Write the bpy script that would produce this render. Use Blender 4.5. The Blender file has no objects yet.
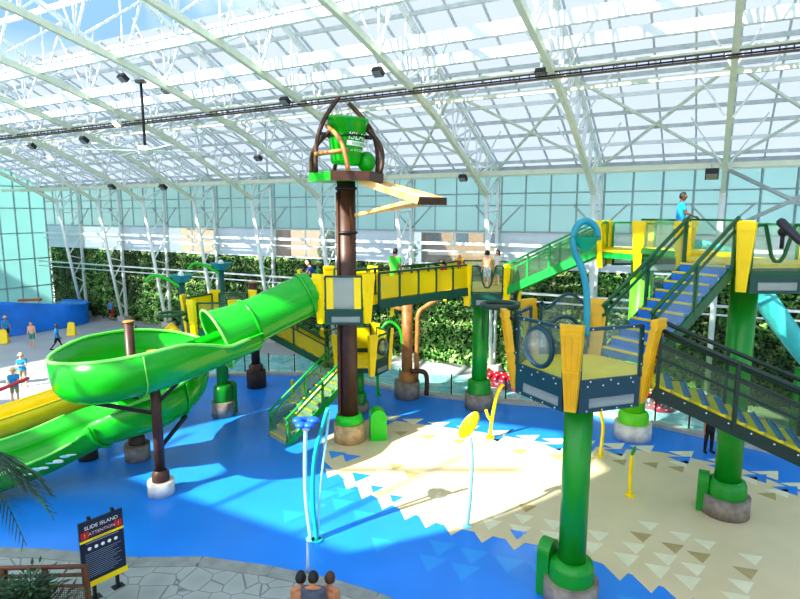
import bpy, math, random
from mathutils import Vector, Matrix
from mathutils.geometry import tessellate_polygon
random.seed(7)
R = math.radians
col = bpy.context.scene.collection
# ---------------------------------------------------------------- camera frame helpers (plan -> world)
F, PITCH, H = 575.0, R(8.46), 9.0
def ray(px, py):
    x = (px-400)/F; y = -(py-299.5)/F
    return (x, math.cos(PITCH)+y*math.sin(PITCH), -math.sin(PITCH)+y*math.cos(PITCH))
def G(px, py, z=0.0):                      # surveyed spot on the level z
    r = ray(px, py); t = (z-H)/r[2]
    return Vector((r[0]*t, r[1]*t, z))
def D(px, py, Y):                          # surveyed spot at a distance Y
    r = ray(px, py); t = Y/r[1]
    return Vector((r[0]*t, Y, H+r[2]*t))
WA = R(61.3)
U = Vector((math.sin(WA), -math.cos(WA), 0)); V = Vector((math.cos(WA), math.sin(WA), 0)); O = Vector((3.03, 33.92, 0))
def W(s, t, z): return O + U*s + V*t + Vector((0, 0, z))
def toW(p):
    d = Vector((p[0], p[1], 0))-O
    return d.dot(U), d.dot(V)
Z = Vector((0, 0, 1))
# ---------------------------------------------------------------- mesh builder
ORG = {}
class M:
    def __init__(s): s.v = []; s.f = []; s.m = []; s.sm = []
    def add(s, vs, fs, mi=0, smooth=False):
        b = len(s.v); s.v += [Vector(v) for v in vs]
        for f in fs:
            s.f.append([b+i for i in f]); s.m.append(mi); s.sm.append(smooth)
        return s
    def frame_box(s, c, ax, ay, az, mi=0):   # half axes
        c = Vector(c); vs = [c+ax*i+ay*j+az*k for i in (-1, 1) for j in (-1, 1) for k in (-1, 1)]
        return s.add(vs, [(0, 1, 3, 2), (4, 6, 7, 5), (0, 4, 5, 1), (2, 3, 7, 6), (0, 2, 6, 4), (1, 5, 7, 3)], mi)
    def box(s, c, sx, sy, sz, rz=0, mi=0):
        a = Vector((math.cos(rz), math.sin(rz), 0)); b = Vector((-math.sin(rz), math.cos(rz), 0))
        return s.frame_box(c, a*sx/2, b*sy/2, Z*sz/2, mi)
    def beam(s, p, q, w, h, mi=0, up=Z):
        p = Vector(p); q = Vector(q); d = q-p; L = d.length
        if L < 1e-6: return s
        d.normalize(); side = d.cross(up)
        if side.length < 1e-4: side = d.cross(Vector((0, 1, 0)))
        side.normalize(); u2 = side.cross(d)
        return s.frame_box((p+q)/2, d*L/2, side*w/2, u2*h/2, mi)
    def tube(s, pts, r, n=10, mi=0, cap=True, smooth=True):
        pts = [Vector(p) for p in pts]; k = len(pts)
        rs = r if isinstance(r, (list, tuple)) else [r]*k
        vs = []; prev = None
        for i, p in enumerate(pts):
            d = (pts[min(i+1, k-1)]-pts[max(i-1, 0)]).normalized()
            if prev is None:
                a = d.cross(Z)
                if a.length < 1e-3: a = d.cross(Vector((0, 1, 0)))
            else: a = prev-d*prev.dot(d)
            a.normalize(); prev = a; b = d.cross(a)
            for j in range(n):
                t = 2*math.pi*j/n; vs.append(p+(a*math.cos(t)+b*math.sin(t))*rs[i])
        fs = [(i*n+j, i*n+(j+1) % n, (i+1)*n+(j+1) % n, (i+1)*n+j) for i in range(k-1) for j in range(n)]
        s.add(vs, fs, mi, smooth)
        if cap:
            s.add(vs[:n], [tuple(range(n-1, -1, -1))], mi); s.add(vs[-n:], [tuple(range(n))], mi)
        return s
    def ring(s, c, ax, ay, r, rt, n=24, m=8, mi=0):
        c = Vector(c); az = ax.cross(ay).normalized(); vs = []
        for i in range(n):
            t = 2*math.pi*i/n; d = ax*math.cos(t)+ay*math.sin(t)
            for j in range(m):
                u = 2*math.pi*j/m; vs.append(c+d*(r+rt*math.cos(u))+az*rt*math.sin(u))
        return s.add(vs, [(i*m+j, ((i+1) % n)*m+j, ((i+1) % n)*m+(j+1) % m, i*m+(j+1) % m) for i in range(n) for j in range(m)], mi, True)
    def lathe(s, prof, c, n=24, mi=0, smooth=True, mat=None):
        c = Vector(c); vs = []
        for (r, z) in prof:
            for j in range(n):
                t = 2*math.pi*j/n; p = Vector((r*math.cos(t), r*math.sin(t), z))
                vs.append(c+(mat @ p if mat else p))
        k = len(prof)
        return s.add(vs, [(i*n+j, i*n+(j+1) % n, (i+1)*n+(j+1) % n, (i+1)*n+j) for i in range(k-1) for j in range(n)], mi, smooth)
    def cyl(s, c, r, h, n=24, mi=0, r2=None):
        return s.lathe([(0.001, 0), (r, 0)], c, n, mi, False).lathe([(r, 0), (r2 or r, h)], c, n, mi).lathe([(r2 or r, h), (0.001, h)], c, n, mi, False)
    def ell(s, c, ax, ay, az, n=12, m=8, mi=0, lo=0.0, hi=1.0):
        c = Vector(c); vs = []
        for i in range(m+1):
            ph = math.pi*(lo+(hi-lo)*i/m)
            for j in range(n):
                t = 2*math.pi*j/n
                vs.append(c+(ax*math.cos(t)+ay*math.sin(t))*math.sin(ph)+az*math.cos(ph))
        return s.add(vs, [(i*n+j, (i+1)*n+j, (i+1)*n+(j+1) % n, i*n+(j+1) % n) for i in range(m) for j in range(n)], mi, True)
    def prism(s, poly, ext, mi=0):           # planar polygon + extrusion vector
        poly = [Vector(p) for p in poly]; n = len(poly); ext = Vector(ext)
        tris = tessellate_polygon([poly])
        top = [p+ext for p in poly]
        s.add(poly, [tuple(t) for t in tris], mi); s.add(top, [tuple(reversed(t)) for t in tris], mi)
        return s.add(poly+top, [(i, (i+1) % n, n+(i+1) % n, n+i) for i in range(n)], mi)
    def flat(s, loops, mi=0):                # polygon with holes
        loops = [[Vector(p) for p in l] for l in loops]; allv = [p for l in loops for p in l]
        tris = tessellate_polygon(loops); out = []
        for t in tris:
            a, b, c = (allv[i] for i in t)
            out.append(tuple(t) if (b-a).cross(c-a).z > 0 else (t[0], t[2], t[1]))
        return s.add(allv, out, mi)
    def build(s, name, mats, parent=None, origin=None, normals=True):
        if not isinstance(mats, (list, tuple)): mats = [mats]
        if parent is not None: o = ORG[parent.name]
        elif origin is not None: o = Vector(origin)
        else:
            xs = [v.x for v in s.v]; ys = [v.y for v in s.v]; zs = [v.z for v in s.v]
            o = Vector(((min(xs)+max(xs))/2, (min(ys)+max(ys))/2, min(zs)))
        me = bpy.data.meshes.new(name)
        me.from_pydata([tuple(v-o) for v in s.v], [], s.f)
        for m in mats: me.materials.append(m)
        me.polygons.foreach_set('material_index', s.m); me.polygons.foreach_set('use_smooth', s.sm)
        if normals:
            import bmesh
            bm = bmesh.new(); bm.from_mesh(me)
            bmesh.ops.remove_doubles(bm, verts=bm.verts, dist=1e-5)
            bmesh.ops.recalc_face_normals(bm, faces=bm.faces); bm.to_mesh(me); bm.free()
        me.update()
        ob = bpy.data.objects.new(name, me); col.objects.link(ob)
        if parent is not None: ob.parent = parent
        else: ob.location = o
        ORG[ob.name] = o
        return ob
def tag(o, label, cat, group=None, kind=None):
    if label: o['label'] = label
    if cat: o['category'] = cat
    if group: o['group'] = group
    if kind: o['kind'] = kind
    return o
def thing(name, loc, label, cat, group=None, kind=None):
    o = bpy.data.objects.new(name, None); col.objects.link(o); o.location = loc; o.empty_display_size = .2
    ORG[o.name] = Vector(loc); return tag(o, label, cat, group, kind)
def struct(o): o['kind'] = 'structure'; return o
# ---------------------------------------------------------------- materials
MC = {}
def nt(name):
    m = bpy.data.materials.new(name); m.use_nodes = True; t = m.node_tree; t.nodes.clear()
    return m, t, t.nodes.new('ShaderNodeOutputMaterial')
def lin(c):
    if isinstance(c, str):
        c = [int(c[i:i+2], 16)/255 for i in (0, 2, 4)]
        c = [x/12.92 if x <= .04045 else ((x+.055)/1.055)**2.4 for x in c]
    return (c[0], c[1], c[2], 1)
def mat(name, c, rough=.5, metal=0., var=.12, scale=3., spec=.5, bump=0., emit=0.):
    if name in MC: return MC[name]
    m, t, out = nt(name); N = t.nodes; L = t.links; c = lin(c)
    b = N.new('ShaderNodeBsdfPrincipled'); b.inputs['Roughness'].default_value = rough; b.inputs['Metallic'].default_value = metal
    b.inputs['Specular IOR Level'].default_value = spec
    tc = N.new('ShaderNodeTexCoord'); no = N.new('ShaderNodeTexNoise'); no.inputs['Scale'].default_value = scale; no.inputs['Detail'].default_value = 4
    rp = N.new('ShaderNodeValToRGB'); rp.color_ramp.elements[0].position = .3; rp.color_ramp.elements[1].position = .7
    rp.color_ramp.elements[0].color = tuple(x*(1-var) for x in c[:3])+(1,); rp.color_ramp.elements[1].color = tuple(min(1, x*(1+var)) for x in c[:3])+(1,)
    L.new(tc.outputs['Object'], no.inputs['Vector']); L.new(no.outputs['Fac'], rp.inputs['Fac']); L.new(rp.outputs['Color'], b.inputs['Base Color'])
    if bump:
        bp = N.new('ShaderNodeBump'); bp.inputs['Strength'].default_value = bump; bp.inputs['Distance'].default_value = .02
        L.new(no.outputs['Fac'], bp.inputs['Height']); L.new(bp.outputs['Normal'], b.inputs['Normal'])
    if emit:
        b.inputs['Emission Color'].default_value = c; b.inputs['Emission Strength'].default_value = emit
    L.new(b.outputs['BSDF'], out.inputs['Surface']); MC[name] = m; return m
def sheet(name, c, transp=.5, transl=.3, gloss=.08, rough=.15, tint=None, scale=2.):
    """clear or frosted plastic/glass: transparent + translucent + diffuse + a little gloss"""
    if name in MC: return MC[name]
    m, t, out = nt(name); N = t.nodes; L = t.links; c = lin(c); tint = lin(tint) if tint else c
    tr = N.new('ShaderNodeBsdfTransparent'); tr.inputs['Color'].default_value = tint
    tl = N.new('ShaderNodeBsdfTranslucent'); df = N.new('ShaderNodeBsdfDiffuse'); gl = N.new('ShaderNodeBsdfGlossy')
    gl.inputs['Roughness'].default_value = rough
    tc = N.new('ShaderNodeTexCoord'); no = N.new('ShaderNodeTexNoise'); no.inputs['Scale'].default_value = scale
    rp = N.new('ShaderNodeValToRGB'); rp.color_ramp.elements[0].color = tuple(x*.88 for x in c[:3])+(1,); rp.color_ramp.elements[1].color = c
    L.new(tc.outputs['Object'], no.inputs['Vector']); L.new(no.outputs['Fac'], rp.inputs['Fac'])
    L.new(rp.outputs['Color'], tl.inputs['Color']); L.new(rp.outputs['Color'], df.inputs['Color'])
    rest = max(1e-4, 1-transp)
    m1 = N.new('ShaderNodeMixShader'); m1.inputs[0].default_value = min(1, transl/rest); L.new(df.outputs[0], m1.inputs[1]); L.new(tl.outputs[0], m1.inputs[2])
    m2 = N.new('ShaderNodeMixShader'); m2.inputs[0].default_value = transp; L.new(m1.outputs[0], m2.inputs[1]); L.new(tr.outputs[0], m2.inputs[2])
    m3 = N.new('ShaderNodeMixShader'); m3.inputs[0].default_value = gloss; L.new(m2.outputs[0], m3.inputs[1]); L.new(gl.outputs[0], m3.inputs[2])
    L.new(m3.outputs[0], out.inputs['Surface']); MC[name] = m; return m
YEL = mat('yellow_plastic', 'FFDC00', .35, var=.06, scale=1.5)
YELD = mat('yellow_floor', 'F0D200', .4)
GRN = mat('green_fiberglass', '14A81C', .22, var=.05, scale=.8)
GRNL = mat('light_green_rim', '7CE060', .35, var=.04)
GRNB = mat('bright_green_paint', '1FC21F', .3, var=.05)
GCOL = mat('green_column_paint', '0F8F22', .3, var=.06)
GCOLL = mat('lime_column_paint', '6CD21A', .35, var=.06)
GRAIL = mat('dark_green_rail', '0B5A2C', .4, var=.1)
GRAILL = mat('mid_green_rail', '109A3C', .4, var=.1)
DGRN = mat('deep_green_skirt', '0A4A3C', .35, var=.1)
NAVY = mat('dark_teal_frame', '0A3F4E', .35, var=.1)
BLUES = mat('blue_tread', '2A7FD0', .6)
BLK = mat('black_metal', '16181A', .45)
BRN = mat('brown_pole_paint', '4A2C1C', .45, var=.25)
BRNL = mat('tan_brown_steel', 'A8743C', .5, var=.25)
TAN = mat('tan_wood_paint', 'F0BC70', .5, var=.1)
STONE = mat('stone_footing', '8A8074', .8, var=.3, scale=4)
TANFOOT = mat('tan_footing', 'C0A070', .8, var=.3, scale=4)
TEAL = mat('teal_paint', '18A8A8', .35, var=.06)
TEALL = mat('pale_teal_pipe', '9ADCE0', .35, var=.06)
WHT = mat('white_steel', 'E4EAE6', .45, var=.04)
CREAM = mat('cream_steel', 'D6DCC4', .45, var=.05)
STEELG = mat('grey_steel', 'B4BCBA', .5, var=.08)
WPANEL = mat('white_metal_panel', 'D4DEE6', .5, var=.03)
REDM = mat('red_plastic', 'C02030', .4)
CLEAR = sheet('clear_plastic', 'D8E8E0', .92, .05, .04, tint='F2F8F2')
CLEARG = sheet('smoky_green_plastic', 'B4D4B8', .8, .14, .04, tint='D0E8D4')
FROST = sheet('frosted_white_plastic', 'E4ECEC', .25, .5, .05)
YCLEAR = sheet('yellow_clear_plastic', 'FFEC10', .25, .28, .05, tint='FFF050')
BUB = sheet('bubble_plastic', 'D8ECF0', .88, .03, .12, rough=.05, tint='E8F4F6')
ROOF = sheet('roof_polycarbonate', 'B8BAC4', 0., .97, .02, rough=.3, scale=.3)
WGLASS = sheet('turquoise_frosted_glazing', 'DCF4F0', .22, .75, .03, rough=.25, scale=.4, tint='C8EEE8')
EGLASS = sheet('end_wall_glazing', 'C0E2DC', .12, .7, .03, rough=.25, scale=.4, tint='9CD4CC')
WINGL = sheet('window_glass', 'DCE8EC', .9, .02, .06, rough=.03, tint='F4FAFA')
BARR = sheet('barrier_glass', 'C8E8E4', .9, .03, .07, rough=.03, tint='EEFAF8')
LAMP = mat('lamp_glow', 'FFE8B0', .5, emit=12.)
# ---------------------------------------------------------------- world, sun, camera
sc = bpy.context.scene
wd = bpy.data.worlds.new('sky'); sc.world = wd; wd.use_nodes = True; t = wd.node_tree; t.nodes.clear()
wo = t.nodes.new('ShaderNodeOutputWorld'); bg = t.nodes.new('ShaderNodeBackground'); tc = t.nodes.new('ShaderNodeTexCoord')
sx = t.nodes.new('ShaderNodeSeparateXYZ'); rp = t.nodes.new('ShaderNodeValToRGB')
el = rp.color_ramp.elements; el[0].position = 0.; el[0].color = (.62, .70, .76, 1); el[1].position = .1; el[1].color = (.95, .98, 1., 1)
e = el.new(.25); e.color = (.23, .4, .64, 1); e = el.new(.5); e.color = (.24, .44, .74, 1); e = el.new(1.); e.color = (.7, .85, 1.1, 1)
t.links.new(tc.outputs['Generated'], sx.inputs[0]); t.links.new(sx.outputs['Z'], rp.inputs['Fac'])
no = t.nodes.new('ShaderNodeTexNoise'); no.inputs['Scale'].default_value = 2.2; no.inputs['Detail'].default_value = 6
cr = t.nodes.new('ShaderNodeValToRGB'); cr.color_ramp.elements[0].position = .56; cr.color_ramp.elements[1].position = .74
mx = t.nodes.new('ShaderNodeMixRGB'); mx.inputs[2].default_value = (1, 1, 1, 1)
t.links.new(tc.outputs['Generated'], no.inputs['Vector']); t.links.new(no.outputs['Fac'], cr.inputs['Fac']); t.links.new(cr.outputs['Color'], mx.inputs[0])
t.links.new(rp.outputs['Color'], mx.inputs[1]); t.links.new(mx.outputs['Color'], bg.inputs['Color']); bg.inputs['Strength'].default_value = 1.15
t.links.new(bg.outputs[0], wo.inputs['Surface'])
SH = Vector((.81, .587, 0)).normalized(); SUN = Vector((SH.x, SH.y, -math.tan(R(36.5)))).normalized()
sl = bpy.data.lights.new('sun', 'SUN'); sl.energy = 9.; sl.angle = R(.6); sl.color = (1., .97, .89)
so = bpy.data.objects.new('sun', sl); col.objects.link(so); so.rotation_euler = SUN.to_track_quat('-Z', 'Y').to_euler(); so.location = (-30, -20, 40)
cd = bpy.data.cameras.new('camera'); cd.sensor_width = 36; cd.lens = 36*F/800; cd.clip_end = 400
co = bpy.data.objects.new('camera', cd); col.objects.link(co); co.location = (0, 0, H); co.rotation_euler = (R(90)-PITCH, 0, 0); sc.camera = co
sc.view_settings.view_transform = 'Standard'; sc.view_settings.look = 'None'; sc.view_settings.exposure = .62; sc.view_settings.gamma = .9
sc.cycles.use_denoising = True; sc.cycles.max_bounces = 10; sc.cycles.transparent_max_bounces = 24; sc.cycles.diffuse_bounces = 5; sc.cycles.sample_clamp_indirect = 8
sc.cycles.caustics_reflective = False; sc.cycles.caustics_refractive = False
# ================================================================ the hall
S0 = -40.7                                     # corner with the end wall
TRS = [-35.4+5.46*i for i in range(11)]        # truss lines
def zroof(t): return 11.45-.48*t if t > -31 else 26.33+.48*(t+31)
def zchord(t):
    pts = [(-2, 10.0), (-5, 11.6), (-8, 13.0), (-11, 14.0), (-15, 15.1), (-19, 15.95), (-26, 16.9), (-31, 17.3)]
    for (a, za), (b, zb) in zip(pts, pts[1:]):
        if b <= t <= a: return za+(zb-za)*(a-t)/(a-b)
    return 10.0
# --- floors
FLOORM, _t, _o = nt('concrete_deck'); _N = _t.nodes; _b = _N.new('ShaderNodeBsdfPrincipled'); _b.inputs['Roughness'].default_value = .55
_tc = _N.new('ShaderNodeTexCoord'); _n1 = _N.new('ShaderNodeTexNoise'); _n1.inputs['Scale'].default_value = .5; _n1.inputs['Detail'].default_value = 8
_r = _N.new('ShaderNodeValToRGB'); _r.color_ramp.elements[0].color = (.36, .37, .37, 1); _r.color_ramp.elements[1].color = (.52, .53, .53, 1)
_t.links.new(_tc.outputs['Object'], _n1.inputs['Vector']); _t.links.new(_n1.outputs['Fac'], _r.inputs['Fac']); _t.links.new(_r.outputs['Color'], _b.inputs['Base Color']); _t.links.new(_b.outputs[0], _o.inputs['Surface'])
FLAG, _t, _o = nt('flagstone_paving'); _N = _t.nodes; _b = _N.new('ShaderNodeBsdfPrincipled'); _b.inputs['Roughness'].default_value = .6
_tc = _N.new('ShaderNodeTexCoord'); _v = _N.new('ShaderNodeTexVoronoi'); _v.feature = 'DISTANCE_TO_EDGE'; _v.inputs['Scale'].default_value = 1.7
_v2 = _N.new('ShaderNodeTexVoronoi'); _v2.inputs['Scale'].default_value = 1.7
_r = _N.new('ShaderNodeValToRGB'); _r.color_ramp.elements[0].position = .006; _r.color_ramp.elements[0].color = (.16, .17, .16, 1); _r.color_ramp.elements[1].position = .03; _r.color_ramp.elements[1].color = (.36, .39, .36, 1)
_mx = _N.new('ShaderNodeMixRGB'); _mx.blend_type = 'MULTIPLY'; _mx.inputs[0].default_value = .25
for _x in (_v, _v2): _t.links.new(_tc.outputs['Object'], _x.inputs['Vector'])
_t.links.new(_v.outputs['Distance'], _r.inputs['Fac']); _t.links.new(_r.outputs['Color'], _mx.inputs[1]); _t.links.new(_v2.outputs['Distance'], _mx.inputs[2]); _t.links.new(_mx.outputs[0], _b.inputs['Base Color']); _t.links.new(_b.outputs[0], _o.inputs['Surface'])
PADB = mat('blue_pad_surface', '2486E2', .3, var=.1, scale=.35)
PADL = mat('light_blue_pad_surface', '2A96E4', .3, var=.06, scale=.5)
PADS = mat('sand_pad_surface', 'D8C8A0', .4, var=.06, scale=.5)
PADD = mat('dark_sand_pad_surface', 'B29C6A', .4, var=.06)
PADP = mat('pale_pad_surface', 'E4DEBC', .4, var=.05)
KERB = mat('kerb_concrete', 'B8B4A8', .7, var=.12)
m = M()
m.flat([[W(S0, .3, -.03), W(32, .3, -.03), W(32, -34, -.03), W(S0, -34, -.03)][::-1]])
struct(m.build('floor', FLOORM, origin=(0, 0, 0)))
near = [G(135, 563), G(200, 562), G(270, 572), G(330, 585), G(375, 599)]
near = [Vector((-16, 14.6, 0)), Vector((-9.5, 14.2, 0))]+near+[Vector((2.5, 10.4, 0)), Vector((5, 8, 0))]
far = [Vector(p+(0,)) for p in [(22, 8), (20, 15), (16, 19.3), (10.9, 23.75), (7.6, 26.0), (2.5, 27.35), (0, 28.45), (-2.4, 30.3), (-4.6, 31.4), (-7.5, 31.7), (-11.3, 31.0), (-13.6, 29.2), (-15.2, 26.2), (-16.3, 22), (-17.5, 18)]]
def lift(ps, z): return [Vector((p[0], p[1], z)) for p in ps]
m = M(); m.flat([lift(near+far, 0.0)], 0)
sand = [G(325, 462), G(345, 480), G(375, 497), G(400, 509), G(440, 524), G(500, 538), G(565, 551), G(600, 563), G(635, 576), G(660, 586), G(700, 601)]+[Vector((8.5, 10.2, 0)), Vector((14, 9, 0)), Vector((17.5, 13, 0))]+[G(800, 492), G(740, 468), G(660, 452), G(600, 447), G(540, 442), G(480, 432), G(420, 424), G(375, 418), G(345, 425), G(322, 440)]
m.flat([lift(sand, .004)], 1)
def tri(c, d, w, h, z, mi):                      # flat painted triangle, base along d, tip to the right of d
    n = Vector((d.y, -d.x, 0)); a = c-d*w/2; b = c+d*w/2; e = c+n*h
    m.add(lift([a, e, b], z), [(0, 1, 2)], mi)
def row(pts, off, w, h, mi, z, step, flip=False, jit=0.0, skip=0.0, dd=None):
    acc = []
    for p, q in zip(pts, pts[1:]):
        L = (q-p).length; k = max(1, int(L/step))
        for i in range(k): acc.append((p.lerp(q, (i+.5)/k), (q-p).normalized()))
    for p, d in acc:
        if random.random() < skip: continue
        n = Vector((d.y, -d.x, 0))
        e = dd or d
        tri(p+n*off+d*random.uniform(-jit, jit), e if not flip else -e, w, h, z, mi)
lowE = [G(345, 478), G(375, 495), G(400, 507), G(440, 522), G(500, 536), G(565, 549), G(600, 561), G(635, 574), G(660, 584), G(700, 599), G(760, 622)]; lowE = lift(lowE, 0)
upE = lift([G(375, 419), G(420, 425), G(480, 433), G(540, 443), G(600, 448), G(660, 453), G(740, 469), G(800, 493)], 0)
dq = Vector((.96, -.28, 0)).normalized()
row(lowE, -.05, .72, .62, 1, .006, .72, dd=dq)           # sand teeth into the blue
row(lowE, -.75, .66, .6, 2, .007, .74, dd=dq)           # pale triangles inside the sand
row(lowE, -1.4, .62, .56, 2, .008, .74, dd=dq, skip=.15)
row(lowE, -2.8, .6, .5, 2, .008, 1.3, dd=dq, skip=.4)
row(lowE, -2.05, .6, .5, 3, .008, .8, dd=dq, skip=.35)
row(lowE, -.45, .5, .48, 0, .009, .74, dd=dq, skip=.5)
row(lowE, .95, .8, .7, 4, .006, .8, dd=dq, skip=.15)
row(lowE, 1.7, .8, .7, 4, .006, .85, dd=dq, skip=.4)
row(lowE, 2.5, .8, .7, 4, .006, .95, dd=dq, skip=.6)
dq2 = Vector((1, .02, 0)).normalized()
row(upE, -.6, 1.0, .72, 2, .006, .98, dd=dq2)
row(upE, .0, .9, .66, 0, .007, .98, dd=dq2, skip=.2)
row(upE, .45, .8, .6, 2, .007, .9, dd=dq2, skip=.25)
row(upE, 1.0, .62, .5, 3, .007, .9, dd=dq2, skip=.3)
for px, py in [(335, 470), (352, 455), (338, 452), (362, 474), (347, 489), (330, 482)]:
    tri(lift([G(px, py)], 0)[0], dq, .75, .65, .008, random.choice([0, 4, 2]))
struct(m.build('floor', [PADB, PADS, PADP, PADD, PADL], origin=(0, 0, 0)))
m = M(); m.flat([lift(near+[Vector((5, 6, 0)), Vector((-16, 6, 0))][::1], .012)]); struct(m.build('floor', FLAG, origin=(0, 0, 0)))
m = M()
def strip(m, pts, w, h, z0, mi=0):
    for p, q in zip(pts, pts[1:]): m.beam(Vector(p)+Z*(z0+h/2), Vector(q)+Z*(z0+h/2), w, h, mi)
strip(m, near, .42, .03, 0); struct(m.build('trim_1', mat('grey_concrete_edge', '8A8E88', .7, var=.15)))
m = M(); strip(m, far[1:], .4, .16, -.02); struct(m.build('trim_2', KERB))
# river water
WATER, _t, _o = nt('river_water'); _N = _t.nodes; _b = _N.new('ShaderNodeBsdfPrincipled'); _b.inputs['Roughness'].default_value = .08
_tc = _N.new('ShaderNodeTexCoord'); _n1 = _N.new('ShaderNodeTexNoise'); _n1.inputs['Scale'].default_value = 1.6; _n1.inputs['Detail'].default_value = 5; _n1.inputs['Distortion'].default_value = 1.2
_r = _N.new('ShaderNodeValToRGB'); _r.color_ramp.elements[0].position = .35; _r.color_ramp.elements[0].color = lin('78D8D0'); _r.color_ramp.elements[1].position = .72; _r.color_ramp.elements[1].color = lin('F2FCFA')
_bp = _N.new('ShaderNodeBump'); _bp.inputs['Strength'].default_value = .4
_t.links.new(_tc.outputs['Object'], _n1.inputs['Vector']); _t.links.new(_n1.outputs['Fac'], _r.inputs['Fac']); _t.links.new(_r.outputs['Color'], _b.inputs['Base Color']); _t.links.new(_n1.outputs['Fac'], _bp.inputs['Height']); _t.links.new(_bp.outputs['Normal'], _b.inputs['Normal']); _t.links.new(_b.outputs[0], _o.inputs['Surface'])
rf = [Vector(p+(0,)) for p in [(25, 12), (22, 20), (11.5, 27), (6, 30.1), (.8, 32.7), (-4.5, 35.6), (-12, 36.6), (-16.5, 32.5), (-18.2, 27), (-19, 22), (-20, 18)]]
m = M(); m.flat([lift(far+rf[::-1], .02)])
struct(m.build('water', WATER, origin=(0, 0, 0)))
# --- back wall
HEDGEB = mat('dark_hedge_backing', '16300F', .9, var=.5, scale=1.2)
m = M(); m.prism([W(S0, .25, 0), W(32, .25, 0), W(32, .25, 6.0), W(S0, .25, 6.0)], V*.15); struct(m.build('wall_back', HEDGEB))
m = M()
for k in range(13):                                # insulated white panels between the windows, z 6-8
    a = S0 if k == 0 else TRS[0]+5.46*(k-1); b = TRS[0]+5.46*k
    if k in (1, 3, 5, 7): continue
    m.prism([W(a, .1, 6.0), W(b, .1, 6.0), W(b, .1, 8.0), W(a, .1, 8.0)], V*.12)
    for zz in (6.5, 7.0, 7.5): m.beam(W(a, .08, zz), W(b, .08, zz), .02, .03)
struct(m.build('wall_back', WPANEL))
win = 0
for k in (1, 3, 5, 7):
    win += 1; a = TRS[0]+5.46*(k-1); b = a+5.46
    m = M()
    for p, q in [((a, 6.05), (b, 6.05)), ((a, 7.95), (b, 7.95)), ((a+.05, 6), (a+.05, 8)), ((b-.05, 6), (b-.05, 8)), ((a+2.73, 6), (a+2.73, 8))]:
        m.beam(W(p[0], .12, p[1]), W(q[0], .12, q[1]), .1, .1)
    f = struct(m.build('window_%d' % win, WHT))
    g = M(); g.prism([W(a, .12, 6.05), W(b, .12, 6.05), W(b, .12, 7.95), W(a, .12, 7.95)], V*.02); g.build('pane', WINGL, f)
m = M(); m.prism([W(S0, .12, 8.0), W(32, .12, 8.0), W(32, .12, 11.4), W(S0, .12, 11.4)], V*.04); struct(m.build('wall_back', WGLASS))
MULL = mat('grey_mullion', '9CB0B0', .5)
m = M()
s = S0
while s < 32:
    m.beam(W(s, .06, 8.0), W(s, .06, 11.35), .07, .1); s += 1.365
for zz in (8.02, 9.46, 10.12): m.beam(W(S0, .06, zz), W(32, .06, zz), .1, .08)
struct(m.build('trim_3', MULL))
m = M(); m.beam(W(S0, -.05, 11.4), W(32, -.05, 11.4), .35, .3); m.beam(W(S0, -.2, 11.15), W(32, -.2, 11.15), .12, .1); struct(m.build('trim_4', STEELG))
m = M(); m.beam(W(S0, -.3, 7.3), W(32, -.3, 7.3), .14, .16); m.beam(W(S0, -.3, 6.85), W(32, -.3, 6.85), .1, .08); struct(m.build('trim_5', WHT))
m = M(); m.tube([W(S0, -.9, 4.75), W(32, -.9, 4.75)], .07, 8); m.tube([W(S0, -1.0, 4.35), W(32, -1.0, 4.35)], .05, 8); struct(m.build('trim_6', WHT))
# living wall leaves
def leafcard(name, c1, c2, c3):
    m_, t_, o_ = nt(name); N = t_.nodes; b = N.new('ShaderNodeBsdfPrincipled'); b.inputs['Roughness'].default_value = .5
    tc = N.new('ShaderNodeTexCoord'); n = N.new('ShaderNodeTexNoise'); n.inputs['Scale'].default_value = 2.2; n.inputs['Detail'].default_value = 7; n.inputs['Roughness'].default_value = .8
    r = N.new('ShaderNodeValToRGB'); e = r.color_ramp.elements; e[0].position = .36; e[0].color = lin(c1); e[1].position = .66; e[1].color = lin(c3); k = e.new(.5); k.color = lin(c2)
    t_.links.new(tc.outputs['Object'], n.inputs['Vector']); n2 = N.new('ShaderNodeTexNoise'); n2.inputs['Scale'].default_value = .22; n2.inputs['Detail'].default_value = 3; mr = N.new('ShaderNodeMapRange'); mr.inputs[1].default_value = .4; mr.inputs[2].default_value = .62; mr.inputs[3].default_value = .3; mr.inputs[4].default_value = 1.1  # broad noise puts sunlit and shaded stretches of ivy into the leaf colour
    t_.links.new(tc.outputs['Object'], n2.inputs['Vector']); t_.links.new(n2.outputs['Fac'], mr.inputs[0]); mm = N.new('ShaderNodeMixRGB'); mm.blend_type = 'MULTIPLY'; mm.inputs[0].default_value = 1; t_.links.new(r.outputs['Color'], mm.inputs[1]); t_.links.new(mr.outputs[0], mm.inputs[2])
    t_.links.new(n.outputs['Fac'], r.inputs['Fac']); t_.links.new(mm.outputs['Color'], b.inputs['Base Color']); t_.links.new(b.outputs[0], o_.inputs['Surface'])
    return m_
LEAF = leafcard('ivy_leaves', '0E300A', '4C962A', 'F4F4A8')  # pale yellow stop puts sunlit speckle into the leaf colour
m = M(); vs = []; fs = []
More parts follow.
